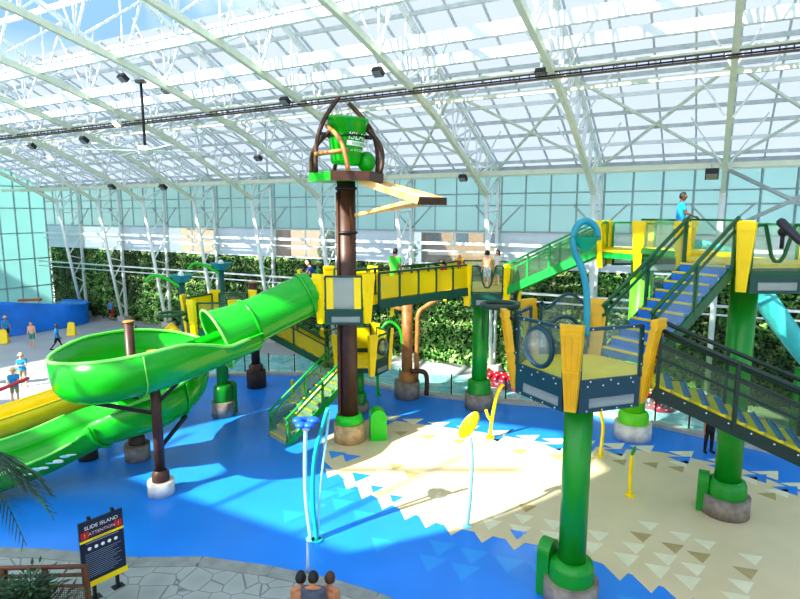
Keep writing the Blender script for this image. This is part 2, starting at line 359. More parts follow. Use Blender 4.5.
for i in range(42000):
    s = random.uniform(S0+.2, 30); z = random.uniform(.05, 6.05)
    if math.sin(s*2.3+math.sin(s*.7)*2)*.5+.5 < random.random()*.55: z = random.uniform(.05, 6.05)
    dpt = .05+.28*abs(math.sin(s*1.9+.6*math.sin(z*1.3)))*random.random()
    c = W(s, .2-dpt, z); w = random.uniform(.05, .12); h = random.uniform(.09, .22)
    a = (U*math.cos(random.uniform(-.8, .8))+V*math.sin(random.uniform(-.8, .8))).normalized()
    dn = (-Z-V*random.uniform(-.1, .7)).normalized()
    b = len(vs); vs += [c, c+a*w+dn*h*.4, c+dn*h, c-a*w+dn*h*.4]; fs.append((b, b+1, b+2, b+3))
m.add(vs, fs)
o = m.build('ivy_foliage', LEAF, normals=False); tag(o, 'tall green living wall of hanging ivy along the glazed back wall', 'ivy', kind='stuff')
# --- end wall of turquoise glass
m = M(); m.prism([W(S0, 0, 0), W(S0, -33, 0), W(S0, -33, 26), W(S0, -31, 26.2), W(S0, 0, 11.4)], -U*.05); struct(m.build('wall_left', EGLASS))
m = M()
for i in range(0, 26): m.beam(W(S0+.06, -i*1.3, 0), W(S0+.06, -i*1.3, 11.4+.48*i*1.3), .1, .09)
for zz in (2.5, 5, 7.3, 9.5, 11.4): m.beam(W(S0+.06, 0, zz), W(S0+.06, -33, zz), .09, .1)
struct(m.build('trim_7', MULL))
# --- roof panels
TOPEN = -12.3
m = M()
def cell(a, b, t0, t1): m.add([W(a, t0, zroof(t0)), W(b, t0, zroof(t0)), W(b, t1, zroof(t1)), W(a, t1, zroof(t1))], [(0, 1, 2, 3)])
s = S0
while s < 32:
    cell(s+.02, s+1.345, .3, TOPEN); s += 1.365
cell(S0, 32, -27, -31)
# far slope, out of view, with holes made up to shape the sun patches
def up(p):                                       # floor spot -> far slope along the sun
    s_, t_ = toW(p); ds, dt = -SH.dot(U), -SH.dot(V); el_ = math.tan(R(36.5))
    k = (26.33+.48*(t_+31))/(el_-.48*dt)
    s2, t2 = s_+ds*k, t_+dt*k
    return W(s2, t2, zroof(t2))
sun_holes = [[G(100, 467), G(212, 505), G(350, 552), G(466, 526), G(540, 500), G(606, 470), G(560, 432), G(470, 420), G(395, 408), G(300, 400), G(170, 432)],
         [G(562, 404), G(600, 421), G(690, 430), G(690, 412), G(640, 407)],
         [G(-20, 372), G(60, 356), G(105, 372), G(60, 396), G(-20, 400)],
         [G(68, 341), G(128, 330), G(150, 334), G(95, 350)],
         [G(380, 355), G(470, 361), G(720, 391), G(900, 415), G(900, 436), G(700, 406), G(560, 399), G(478, 395), G(420, 384)],
         [G(150, 329), G(190, 331), G(200, 350), G(160, 345)]]
outer = [W(-75, -31.05, zroof(-31.05)), W(34, -31.05, zroof(-31.05)), W(34, -62, zroof(-62)), W(-75, -62, zroof(-62))]
m.flat([outer]+[[up(p) for p in h] for h in sun_holes])
struct(m.build('ceiling', ROOF))
for k in range(7):                                # unseen bars added across the holes to stripe the sun patch
    a = up(sun_holes[0][0].lerp(sun_holes[0][2], .08+.15*k)); b = up(sun_holes[0][10].lerp(sun_holes[0][5], .05+.13*k))
    if k in (0, 2, 3, 5): m = M(); m.beam(a, b, .12, .16); struct(m.build('roof_beam', STEELG))
a = up(G(225, 470)); b = up(G(520, 470)); m = M(); m.beam(a, b, .14, .2); struct(m.build('roof_beam', STEELG))  # one more unseen bar, added for its shadow across the sun patch
# glazing bars under the panels
BAR = mat('pale_grey_bar', 'C4CCC6', .5)
m = M(); s = S0
while s < 32:
    m.beam(W(s, .2, zroof(.2)-.06), W(s, TOPEN, zroof(TOPEN)-.06), .07, .1); s += 1.365
struct(m.build('ceiling', BAR))
for i, tt in enumerate([-.9, -2.0, -3.1, -4.2, -5.3, -6.4, -7.5, -8.6, -9.7, -10.8, -12.0, -14.5, -17.2, -20, -23]):
    m = M(); m.beam(W(S0, tt, zroof(tt)-.17), W(32, tt, zroof(tt)-.17), .09, .16 if tt > TOPEN else .26); struct(m.build('roof_beam', WHT if i % 3 == 1 or tt < TOPEN else BAR))
# longitudinal struts on the lower chords
for tt, w, h, mm in [(-3.4, .2, .22, CREAM), (-8.9, .14, .16, CREAM), (-10.2, .16, .1, CREAM), (-11.6, .2, .36, WHT), (-12.9, .2, .42, WHT), (-15.2, .2, .3, WHT)]:
    m = M(); m.beam(W(S0, tt, zchord(tt)+.25), W(32, tt, zchord(tt)+.25), w, h); struct(m.build('roof_beam', mm))
m = M(); m.beam(W(S0, -2.0, 11.0), W(32, -2.0, 11.0), .14, .16); struct(m.build('roof_beam', CREAM))
# trusses with their tapered wall columns
for k, s in enumerate(TRS):
    root = bpy.data.objects.new('roof_truss', None); col.objects.link(root); root.location = W(s, 0, 0); ORG[root.name] = W(s, 0, 0); struct(root)
    ts = [-2, -3.5, -5, -6.5, -8, -9.5, -11, -13, -15, -17, -19, -22, -26]
    low = [W(s, t, zchord(t)) for t in ts]
    m = M()
    for p, q in zip(low, low[1:]): m.beam(p, q, .2, .26)
    m.build('lower_chord', CREAM, root)
    m = M(); m.beam(W(s, 0, 11.2), W(s, -27, zroof(-27)-.35), .18, .2); m.build('upper_chord', WHT, root)
    m = M(); tops = [W(s, t, zroof(t)-.4) for t in (-1.2, -2.75, -4.25, -5.75, -7.25, -8.75, -10.25, -12, -14, -16, -18, -20.5, -24)]
    for i in range(len(low)):
        m.tube([low[i], tops[i]], .055, 6, cap=False)
        if i+1 < len(low): m.tube([tops[i], low[i+1]], .055, 6, cap=False)
        m.tube([low[i], W(s, ts[i], zroof(ts[i])-.4)], .04, 6, cap=False)
    for i in range(1, len(low), 2):                # lateral kickers to the purlins
        for sg in (-1, 1): m.tube([low[i], W(s+sg*1.36, ts[i]-.4, zroof(ts[i])-.2)], .035, 6, cap=False)
    m.build('web_bracing', WHT, root)
    b0, b1 = W(s, -.1, 0), W(s, -.1, 11.2); f0, f1 = W(s, -.5, 0), W(s, -2.0, 10.0)
    m = M(); m.beam(b0, b1, .16, .2, up=V); m.build('wall_chord', WHT, root)
    m = M(); m.tube([f0+Z*.3, f1], .13, 10); m.build('inner_chord', WHT, root)
    m = M(); n = 11
    for i in range(n):
        a = i/n; b = (i+1)/n
        p, q = (b0.lerp(b1, a), f0.lerp(f1, b)) if i % 2 else (f0.lerp(f1, a), b0.lerp(b1, b))
        m.tube([p, q], .05, 6, cap=False)
    m.tube([f1, W(s, -.1, 11.0)], .06, 6)
    m.build('lacing', WHT, root)
    m = M(); m.box(W(s, -.3, .2), .9, .7, .5, math.atan2(U.y, U.x)); m.build('plinth', KERB, root)
# cross bracing under the eaves roof and on the wall
for k in range(len(TRS)-1):
    a, b = TRS[k], TRS[k+1]; m = M()
    for p, q in [((a, -.4), (b, -6.6)), ((b, -.4), (a, -6.6))]:
        m.beam(W(p[0], p[1], zroof(p[1])-.3), W(q[0], q[1], zroof(q[1])-.3), .1, .1)
    struct(m.build('roof_beam', CREAM))
    m = M(); m.tube([W(a, -.1, 8.1), W(a+1.36, -.1, 9.5)], .05, 6); m.tube([W(b, -.1, 8.1), W(b-1.36, -.1, 9.5)], .05, 6); struct(m.build('trim_8', STEELG))
m = M(); m.tube([W(TRS[9], -.2, 11.1), W(TRS[9]+5.46, -.2, 8.1)], .09, 8); m.tube([W(TRS[9]+5.46, -.2, 11.1), W(TRS[9], -.2, 8.1)], .09, 8); m.box(W(TRS[9]+2.73, -.2, 9.6), .5, .08, .4, math.atan2(U.y, U.x)); struct(m.build('trim_9', STEELG))
# cable tray
th = thing('cable_tray', W(0, -10.6, 13.6), 'long dark ladder cable tray running below the roof trusses', 'cable tray')
m = M(); s = S0+.6
for dz in (-.09, .09): m.beam(W(S0+.6, -10.6, 13.72+dz), W(31, -10.6, 13.72+dz), .05, .05)
while s < 31: m.beam(W(s, -10.6, 13.63), W(s, -10.6, 13.81), .03, .03); s += .35
m.build('ladder_slats', mat('tray_bronze', '4E463C', .5), th)
m = M(); m.tube([W(S0+.6, -10.55, 13.62), W(31, -10.55, 13.62)], .035, 6); m.tube([W(S0+.6, -10.6, 13.7), W(31, -10.6, 13.7)], .03, 6, 1); m.build('cable', [mat('tan_cable', 'A88A50', .6), BLK], th)
# ceiling fan
hub = W(-8.7, -13.78, 11.75); top = W(-8.7, -13.78, zchord(-13.78)-.1)
th = thing('ceiling_fan', top, 'very large ceiling fan with long blades on a black drop rod', 'ceiling fan')
m = M(); m.tube([top, hub+Z*.2], .06, 8); m.box(top, .4, .3, .12); m.build('drop_rod', BLK, th)
m = M(); m.cyl(hub-Z*.15, .3, .35, 16); m.build('hub', WHT, th)
for i in range(6):
    a = i*math.pi/3+.25; d = Vector((math.cos(a), math.sin(a), 0)); m = M(); m.beam(hub+d*.25, hub+d*2.9, .26, .03); m.build('blade', WHT, th)
# floodlights
LIGHTS = [(123, 78, -8.7, 0, 'small grey floodlight beside the top of the black fan rod'), (167, 90, -8.7, 0, 'small dark floodlight on the beam just right of the fan rod'),
 (285, 101, -3.1, 0, 'grey floodlight on the beam up and left of the tipping bucket'), (378, 72, 2.34, 0, 'dark floodlight high on the sloping beam right of the tipping bucket'),
 (541, 73, 7.8, 0, 'dark floodlight where the cable tray crosses the beam over the ramp'), (258, 158, -8.7, 0, 'grey box floodlight at the lower end of the beam left of the bucket'),
 (117, 123, -14.2, 1, 'lit lamp glowing warm white just left of the fan rod'), (84, 140, -14.2, 0, 'dark floodlight on the beam left of the fan hub'),
 (32, 146, -19.6, 0, 'dark floodlight at the far left under the cable tray'), (51, 157, -19.6, 1, 'lit round lamp glowing at the far left under the roof'),
 (112, 187, -19.6, 0, 'dark floodlight at the eaves above the left stretch of ivy'), (163, 187, -14.2, 0, 'dark floodlight at the eaves below the fan blades'),
 (463, 178, 2.34, 0, 'flat grey floodlight at the wall column behind the middle platform'), (712, 174, 13.37, 0, 'stacked grey floodlight on the wall column right of the lifeguard')]
for px, py, s, lit, lab in LIGHTS:
    r = Vector(ray(px, py)); c = toW((0, 0)); k = (s-c[0])/r.dot(U); p = Vector((0, 0, H))+r*k
    th = thing('floodlight', p, lab, 'floodlight', 'floodlights under the roof')
    m = M(); m.frame_box(p, U*.19, (V*.8-Z*.6).normalized()*.16, (Z*.8+V*.6)*.1); m.build('housing', BLK if not lit else WHT, th)
    m = M(); m.frame_box(p-(Z*.8+V*.6)*.108, U*.16, (V*.8-Z*.6).normalized()*.13, (Z*.8+V*.6)*.012); m.build('lens', LAMP if lit else FROST, th)
    m = M(); m.beam(p+Z*.1, p+Z*.34, .05, .05); m.build('bracket', STEELG, th)
# --- outside, seen through the windows
BEI = mat('beige_stucco', 'A88C70', .8, var=.05); BEI2 = mat('tan_stucco', '8A6C48', .8, var=.05)
LAWN = mat('outside_ground', 'DCD8CC', .9)
m = M(); m.flat([[W(S0-20, .6, -.05), W(50, .6, -.05), W(50, 60, -.05), W(S0-20, 60, -.05)]]); struct(m.build('ground', LAWN))
def house(s, t, w, d, h, mm, lab, roofs=None):
    th = thing('neighbouring_building', W(s, t, 0), lab, 'building')
    m = M(); rz = math.atan2(U.y, U.x); m.box(W(s, t, h/2), w, d, h, rz); m.build('wall', mm, th)
    m = M(); m.box(W(s, t, h+.15), w+.5, d+.5, .3, rz); m.build('roof', mat('roof_edge', 'C8A888', .8), th)
    for i in range(int(w/3)):
        f = M(); f.box(W(s-w/2+1.6+i*3, t-d/2-.03, h*.72), 1.3, .1, 1.1, rz); f.build('window', mat('dark_glass', '3A4A54', .15), th)
house(-32, 16, 12, 6, 11, BEI, 'plain beige building seen through the leftmost window')
house(-19, 17, 9, 6, 11.5, BEI, 'beige building outside the window left of the slide tube')
house(-9, 26, 9, 6, 9.2, BEI2, 'tan flat-roofed building behind trees past the trunk window')
th = thing('neighbouring_building', W(6, 18, 0), 'cream building with a sloping gable outside the middle window', 'building')
rz = math.atan2(U.y, U.x)
m = M(); m.prism([W(0, 15, 0), W(13, 15, 0), W(13, 15, 9.0), W(8.5, 15, 9.0), W(6.4, 15, 7.2), W(4.5, 15, 9.2), W(0, 15, 9.2)], V*7); m.build('wall', BEI, th)
m = M(); m.box(W(2.4, 14.9, 7.4), 4.2, .3, .9, rz); m.build('awning', BEI2, th)
for i in range(3): f = M(); f.box(W(9+i*1.5, 14.95, 7.6), .8, .1, 1.2, rz); f.build('window', MC['dark_glass'], th)
TREE = leafcard('tree_leaves', '1E4A14', '4E8A24', 'C8C85A')
for s, t, h, lab in [(-9.5, 9, 8.2, 'leafy yellow-green tree outside the window beside the trunk'), (-15, 11, 8.6, 'tree with dense foliage outside the window left of the trunk')]:
    th = thing('tree', W(s, t, 0), lab, 'tree')
    m = M(); m.tube([W(s, t, 0), W(s+.2, t, h*.5), W(s, t, h*.8)], [.22, .16, .06], 8); m.build('trunk', BRN, th)
    m = M(); vs = []; fs = []
    for i in range(2500):
        d = Vector((random.gauss(0, 1), random.gauss(0, 1), random.gauss(0, 1))).normalized()*random.uniform(.6, 1)
        c = W(s, t, h*.72)+Vector((d.x*2.4, d.y*2.4, d.z*h*.3)); a = Vector((random.gauss(0, 1), random.gauss(0, 1), random.gauss(0, 1))).normalized(); b_ = a.orthogonal().normalized()
        k = len(vs); vs += [c-a*.2, c+b_*.1, c+a*.2, c-b_*.1]; fs.append((k, k+1, k+2, k+3))
    m.add(vs, fs); m.build('crown', TREE, th, normals=False)
# ================================================================ play structure
def V2(x, y, z=0.): return Vector((x, y, z))
def support_column(c, ztop, r, label, mm, foot='grey', box=None, fr=None, fh=.55, ch=.45, group=None):
    c = Vector((c[0], c[1], 0)); th = thing('support_column', c, label, 'column', group)
    fr = fr or r*1.85
    m = M(); m.cyl(c, fr, fh, 32); m.build('footing', {'grey': STONE, 'tan': TANFOOT, 'white': mat('pale_footing', 'D8D2C6', .8, var=.2)}[foot], th)
    m = M(); m.lathe([(fr*.82, fh), (fr*.82, fh+ch*.7), (fr*.74, fh+ch), (r*1.02, fh+ch*1.08)], c, 32); m.build('base_collar', mm, th)
    m = M(); m.tube([c+Z*(fh+.02), c+Z*ztop], r, 28); m.build('shaft', mm, th)
    if box:
        a, w, d, h, sign = box; u = V2(math.cos(a), math.sin(a)); s_ = V2(-u.y, u.x); p = c+u*(fr*.72+d/2)
        m = M(); k = 10; prof = [p-s_*w/2, p+s_*w/2]
        poly = [p-s_*w/2+Z*.02, p+s_*w/2+Z*.02]+[p+s_*(w/2*math.cos(q))+Z*(h-w/2+w/2*math.sin(q)) for q in [math.pi*i/k for i in range(k+1)]]
        m.prism([q-u*d/2 for q in poly], u*d); b = m.build('access_box', mm, th)
        if sign: m = M(); m.frame_box(p+u*(d/2+.006)+Z*h*.55, s_*w*.3, Z*h*.2, u*.005); m.build('notice', WHT, b)
    return th
def bolts(m, p, q, n, nv, mi, r=.015):
    for i in range(n): m.frame_box(Vector(p).lerp(Vector(q), (i+.5)/n)+nv*.035, (Vector(q)-Vector(p)).normalized()*r, nv.cross((Vector(q)-Vector(p)).normalized())*r, nv*.012, mi)
BOLT = mat('bolt_heads', 'C8D0CC', .35)
def panel(th, p, q, z0, nv, kind, fm, top=1.25, skirt=True, bolt=False, down=.46):
    """one side of a platform: p,q floor-level ends, nv outward normal"""
    p = Vector(p); q = Vector(q); L = (q-p).length; u = (q-p)/L
    def P(a, z, o=0): return p+u*a+Z*(z)+nv*o
    zl, zt = (z0+.16 if down < .5 else z0-down+.5), z0+top
    if kind == 'notch': out = [(0, zl), (L, zl), (L, zt), (L*.78, zt+.02), (L*.62, zt-.78), (L*.55, zt-.92), (L*.45, zt-.92), (L*.38, zt-.78), (L*.22, zt+.02), (0, zt)]
    elif kind == 'arch': out = [(0, zl), (L, zl), (L, zt+.1)]+[(L-L*i/10, zt-.12+.42*math.sin(math.pi*(.12+.88*(1-i/10)))**2) for i in range(1, 10)]+[(0, zt-.3)]
    else: out = [(0, zl), (L, zl), (L, zt), (0, zt)]
    pm = {'yellow': YCLEAR, 'white': FROST, 'notch': CLEAR}.get(kind, CLEAR)
    m = M(); m.prism([P(a, z, -.01) for a, z in out], nv*.02); pane = m.build('clear_panel' if kind != 'yellow' else 'yellow_panel', pm, th)
    m = M()
    for (a, z), (b, y) in zip(out, out[1:]+out[:1]): m.beam(P(a, z), P(b, y), .07, .07, up=nv)
    if bolt:
        for (a, z), (b, y) in zip(out, out[1:]+out[:1]): bolts(m, P(a, z), P(b, y), max(2, int(math.hypot(b-a, y-z)/.38)), nv, 1)
    m.build('panel_frame', [fm, BOLT], th)
    if kind == 'white':
        for a, b in [(0.05, .3), (L-.3, L-.05)]: m = M(); m.prism([P(a, zl, -.02), P(b, zl, -.02), P(b, zt-.04, -.02), P(a, zt-.04, -.02)], nv*.05); m.build('yellow_strip', YEL, pane)
    if kind in ('bubble', 'arch'):
        a0 = L*.5; r = min(.42, L*.3); zc = z0+.72 if kind == 'bubble' else z0+.6
        m = M(); m.ring(P(a0, zc, .03), u, Z, r, .055, 32, 8); w = m.build('porthole', NAVY if bolt else fm, th)
        m = M(); m.ell(P(a0, zc, .02), u*r*.97, Z*r*.97, nv*.34, 24, 8, 0, 0, .5); m.build('bubble', BUB, w)
    if skirt:
        m = M()
        zb = zl-.02
        za, sl0, sl1 = z0-down-.04, z0-down+.04, z0-down+.26
        rects = [(0, L, sl1, zb), (0, L, za, za+.08), (0, L*.16, za+.08, sl1), (L*.93, L, za+.08, sl1)]
        for a, b, c, d in rects: m.prism([P(a, c, -.03), P(b, c, -.03), P(b, d, -.03), P(a, d, -.03)], nv*.06)
        if bolt: bolts(m, P(0, za+.04), P(L, za+.04), 4, nv, 1); bolts(m, P(0, zl-.1), P(L, zl-.1), 4, nv, 1)
        sk = m.build('skirt', [DGRN if fm is not NAVY else NAVY, BOLT], th)
        m = M(); m.prism([P(L*.16, sl0, -.01), P(L*.93, sl0, -.01), P(L*.93, sl1, -.01), P(L*.16, sl1, -.01)], nv*.02); m.build('slot_window', FROST, sk)
def corner_post(th, p, out, z0, up=1.4, down=.46, wt=.5, wb=.26, lean=.1, mm=None):
    p = Vector(p); out = Vector(out).normalized(); s_ = V2(-out.y, out.x)
    pt, pb = p+out*lean+Z*(z0+up), p-out*lean*.5+Z*(z0-down); d = .13; mm = mm or YEL
    m = M()
    def sec(f, w, o): c = pb.lerp(pt, f); return [c-s_*w/2-out*d+out*o, c+s_*w/2-out*d+out*o, c+s_*w/2*.86+out*o, c-s_*w/2*.86+out*o]
    fr = [0, .3, .45, .451, .49, .491, .88, .881, .93, .931, 1]; bump = [0, 0, 0, .025, .025, 0, 0, .025, .025, 0, 0]
    secs = [sec(f, wb+(wt-wb)*f, .06+b) for f, b in zip(fr, bump)]; vs = [v for s in secs for v in s]; n = len(secs)
    m.add(vs, [(i*4+j, i*4+(j+1) % 4, (i+1)*4+(j+1) % 4, (i+1)*4+j) for i in range(n-1) for j in range(4)]+[(0, 3, 2, 1), ((n-1)*4, (n-1)*4+1, (n-1)*4+2, (n-1)*4+3)])
    for f in (-.28, 0, .28):                       # pressed vertical flutes
        m.beam(pb.lerp(pt, .04)+s_*f*wb+out*.065, pb.lerp(pt, .86)+s_*f*wt+out*.065, .025, .03, up=out)
    return m.build('corner_post', mm, th)
def platform(verts, z0, sides, label, fm=DGRN, posts=None, bolt=False, top=1.25, up=1.4, down=.46, postmat=None):
    vs = [V2(*v) for v in verts]; n = len(vs); c = sum(vs, Vector())/n
    th = thing('play_platform', c+Z*(z0-.2), label, 'platform')
    m = M(); m.prism([v+(c-v)*.03+Z*(z0-.1) for v in vs], Z*.1); m.build('deck', YELD, th)
    m = M()
    for i in range(n):
        p, q = vs[i]+(c-vs[i])*.06, vs[(i+1) % n]+(c-vs[(i+1) % n])*.06; m.beam(p+Z*(z0-.22), q+Z*(z0-.22), .1, .22)
        m.beam(p+Z*(z0-.2), c+Z*(z0-.2), .1, .18)
    m.build('deck_frame', fm, th)
    for i, k in enumerate(sides):
        p, q = vs[i], vs[(i+1) % n]; u = (q-p).normalized(); mid = (p+q)/2; nv = V2(u.y, -u.x)
        if nv.dot(mid-c) < 0: nv = -nv
        if k: panel(th, p+u*.2, q-u*.2, z0, nv, k, fm if not isinstance(fm, dict) else fm[i], top, bolt=bolt, down=down)
    for i, v in enumerate(vs):
        if posts is None or posts[i]: corner_post(th, v, v-c, z0, up, down, lean=.2 if bolt else .1, mm=(postmat or YEL))
    return th
def hexv(cx, cy, r, rot=0): return [(cx+r*math.cos(R(60*i-120+rot)), cy+r*math.sin(R(60*i-120+rot))) for i in range(6)]   # 0 front-left, 1 front-right, 2 right, 3 back-right, 4 back-left, 5 left
def stairs(p0, p1, w, n, tread, nose, fm, label, pm=CLEARG, name='staircase', rail=1.05, panels=True, newel=True, lo=.25, bolt=False, sides=(-1, 1)):
    p0, p1 = Vector(p0), Vector(p1); d = p1-p0; hd = V2(d.x, d.y).normalized(); s_ = V2(-hd.y, hd.x); L = math.hypot(d.x, d.y)
    th = thing(name, p0, label, 'stairs')
    for i in range(n):
        c = p0+hd*(L*(i+.5)/n)+Z*(d.z*(i+1)/n); m = M()
        m.frame_box(c-Z*.03, hd*L/n*.53, s_*(w/2-.04), Z*.03, 0); m.frame_box(c-hd*L/n*.5-Z*(d.z/n*.5), hd*.015, s_*(w/2-.04), Z*d.z/n*.5, 0)
        m.frame_box(c-hd*(L/n*.46)+Z*.003, hd*.035 if nose is not BLUES else hd*.07, s_*(w/2-.05), Z*.006, 1); m.frame_box(c-hd*(L/n*.5+.018)-Z*(.02 if nose is not BLUES else .05), hd*.005, s_*(w/2-.05), Z*(.02 if nose is not BLUES else .1), 1)
        m.build('tread', [tread, nose], th)
    for sd in sides:
        o = s_*sd*w/2; a, b = p0+o, p1+o
        m = M(); m.beam(a-Z*.08, b-Z*.08, .07, .26)
        if bolt: bolts(m, a, b, 11, s_*sd*1.0, 1)
        m.build('stringer', [fm, BOLT], th)
        m = M(); m.tube([a+Z*rail, b+Z*rail], .052, 8); m.build('handrail', fm, th)
        for dz_ in ((.25,) if not bolt else (.3, .6)): m = M(); m.beam(a+Z*(rail-dz_), b+Z*(rail-dz_), .05, .06); m.build('middle_rail', fm, th)
        k = max(2, int(L/1.25)+1)
        for i in range(k):
            f = (i+.06)/(k-1+.12); q = a.lerp(b, f); m = M(); m.beam(q-Z*.1, q+Z*(rail+.02), .09 if not bolt else .13, .07, up=hd)
            if bolt: bolts(m, q+Z*.05, q+Z*rail, 5, s_*sd, 1)
            m.build('post', [fm, BOLT], th)
        if panels:
            m = M(); m.prism([a+Z*.14, b+Z*.14, b+Z*(rail-.25), a+Z*(rail-.25)], s_*sd*.015); m.build('side_panel', pm, th)
    return th
# --- near platform
ZN = 5.45
NV = [(3.45, 11.25), (5.25, 11.85), (5.85, 13.2), (5.0, 14.4), (3.38, 14.4), (2.58, 12.95)]
support_column((4.0, 12.35), ZN-.1, .31, 'thick green column in front carrying the near platform, green box at its foot', GCOL, box=(R(140), .55, .3, 1.35, True), fr=.62, fh=.6, ch=.45)
platform(NV, ZN, ['clear', None, None, 'arch', 'clear', 'bubble'], 'nearest hexagonal play platform with yellow floor and porthole bubble, on the front green column', fm=NAVY, posts=[1, 1, 0, 1, 1, 1], bolt=True, postmat=mat('shaded_yellow_plastic', 'DCAC14', .35, var=.08))  # post yellow darkened in the material to carry the shade here
stairs((5.5, 13.78, ZN), (8.42, 15.62, 7.66), 1.35, 10, BLUES, YELD, GRAIL, 'blue-treaded staircase climbing from the near platform to the tall right platform', panels=True, pm=CLEAR, rail=1.25)
lp0, lp1 = V2(5.62, 12.45, ZN-.12), V2(5.62, 12.45, ZN-.12)+V2(.93, -.36)*4.6-Z*1.8
stairs(lp1, lp0, 1.3, 13, YELD, BLUES, mat('black_green_rail', '0A2A1C', .4), 'yellow-and-blue staircase with black-green rails descending to the lower right edge', bolt=True, pm=sheet('smoked_panel', '6A8A70', .93, .04, .03, tint='E0ECD8'), rail=1.3)
# --- right and back-right upper platforms
support_column((9.9, 16.4), 7.55, .36, 'tall green column at right under the staircase, green box at its foot', GCOL, box=(R(150), .6, .3, 1.2, False), fr=.66, fh=.6)
HU1 = hexv(9.77, 16.4, 1.76); HU2 = hexv(9.5, 22.4, 1.76)
platform(HU1, 7.7, ['notch', 'clear', 'clear', None, 'bubble', None], 'upper right platform with a black water cannon on its rail, above the tall green column', fm=GRAIL, up=1.1, down=.72, top=1.0)
support_column((9.47, 22.38), 7.5, .42, 'lime green column on a round pale footing behind the near platform', GCOLL, foot='white', fr=.72, fh=.65)
platform(HU2, 7.65, ['clear', 'yellow', 'clear', 'clear', 'yellow', None], 'upper yellow-post platform at the top of the green ramp, on the lime column', fm=GRAILL, up=1.1, down=.72, top=1.0)
# walkway between the two upper platforms
th = thing('walkway', (9.8, 19.4, 7.8), 'short yellow walkway joining the two upper right platforms', 'walkway')
a0, a1, b0, b1 = V2(9.0, 18.0), V2(10.6, 18.0), V2(8.7, 20.85), V2(10.3, 20.85)
m = M(); m.prism([p+Z*7.7 for p in (a0, a1, b1, b0)], Z*.1); m.build('deck', YELD, th)
for p, q in [(a0, b0), (a1, b1)]:
    m = M(); m.beam(p+Z*8.8, q+Z*8.8, .07, .07); m.beam(p+Z*7.7, q+Z*7.7, .08, .2); m.build('rail', GRAIL, th)
    m = M(); m.prism([p+Z*7.85, q+Z*7.85, q+Z*8.75, p+Z*8.75], V2(.02, 0)); m.build('side_panel', CLEAR, th)
# --- middle platform, ramp, bridge, tower platform
ZB = 5.78
support_column((3.7, 26.0), ZB-.1, .36, 'green column under the middle platform, beside the river barrier', GCOL, fr=.66, fh=.75, ch=.6)
platform(hexv(3.75, 26.1, 1.75), ZB, ['notch', None, 'clear', 'clear', 'yellow', None], 'middle platform with V-notched front panel where a shirtless boy stands, on a green column', fm=DGRN, up=1.1, down=.72, top=1.0)
def ramp(p0, p1, w, label, fm, pm, n, name, rail=1.1, slope=False):
    p0, p1 = Vector(p0), Vector(p1); d = p1-p0; hd = V2(d.x, d.y).normalized(); s_ = V2(-hd.y, hd.x)
    th = thing(name, (p0+p1)/2, label, 'bridge')
    m = M(); m.prism([p0-s_*w/2, p0+s_*w/2, p1+s_*w/2, p1-s_*w/2], Z*.08); m.build('deck', YELD, th)
    for sd in (-1, 1):
        a, b = p0+s_*sd*w/2, p1+s_*sd*w/2
        m = M(); m.beam(a-Z*.06, b-Z*.06, .1, .34); m.build('side_beam', fm, th)
        m = M(); m.beam(a+Z*rail, b+Z*rail, .08, .08); m.build('top_rail', fm, th)
        if slope: m = M(); m.beam(a+Z*(rail-.28), b+Z*(rail-.28), .05, .05); m.build('middle_rail', fm, th)
        for i in range(n+1):
            q = a.lerp(b, i/n); m = M(); m.beam(q-Z*.1, q+Z*rail, .08, .08, up=hd); m.build('post', fm, th)
        for i in range(n):
            q, r_ = a.lerp(b, (i+.04)/n), a.lerp(b, (i+.96)/n); m = M(); m.prism([q+Z*.14, r_+Z*.14, r_+Z*(rail-.12), q+Z*(rail-.12)], s_*sd*.015); m.build('side_panel', pm, th)
    return th
ramp((4.95, 25.1, ZB), (8.0, 23.0, 7.6), 1.3, 'sloping green ramp with clear panels up from the middle platform to the right', GRAILL, CLEARG, 4, 'ramp', slope=True)
ramp((-1.25, 21.5, ZB-.03), (2.45, 25.05, ZB-.03), 1.4, 'level bridge with yellow clear panels between tower and middle platform', DGRN, YCLEAR, 5, 'bridge')
platform(hexv(-2.03, 22.06, 1.75), ZB, ['white', None, None, 'yellow', None, None], 'hexagonal tower platform with a white front panel around the brown trunk', fm=DGRN, up=1.1, down=.72, top=1.0)
m = M()
# --- left platforms and the zig-zag stairs
support_column((-7.97, 24.97), 3.95, .24, 'slim green column with green collar and box under the left slide platform', GCOL, fr=.5, fh=.7, ch=.7, box=(R(60), .5, .25, 1.5, False))
platform(hexv(-7.75, 25.0, 1.7), 4.1, ['clear', None, None, 'clear', 'yellow', 'clear'], 'left yellow-post platform behind the mouth of the green tube', fm=GRAIL)
platform(hexv(-1.95, 25.6, 1.5), 2.45, [None, 'bubble', 'yellow', 'yellow', 'clear', None], 'low yellow platform behind the tower trunk with a porthole side panel', fm=DGRN)
support_column((-1.95, 25.6), 2.3, .3, 'short dark green column under the low platform behind the trunk', GCOL, fr=.5, fh=.4)
stairs((-4.9, 22.0, 0), (-2.3, 24.35, 2.4), 1.3, 11, mat('grey_tread', 'A8ACA0', .6), YELD, GRAILL, 'lowest staircase with pale green rails rising from the blue pad to the low platform', panels=True, pm=CLEARG)
stairs((-3.2, 25.2, 2.45), (-6.1, 25.1, 4.1), 1.2, 8, YELD, BLUES, GRAIL, 'staircase with yellow panels between the low platform and the left platform', pm=YCLEAR)
stairs((-6.5, 24.1, 4.1), (-3.5, 22.95, 5.7), 1.2, 7, YELD, BLUES, GRAIL, 'short staircase behind the slide tube from left platform to tower platform', pm=YCLEAR)
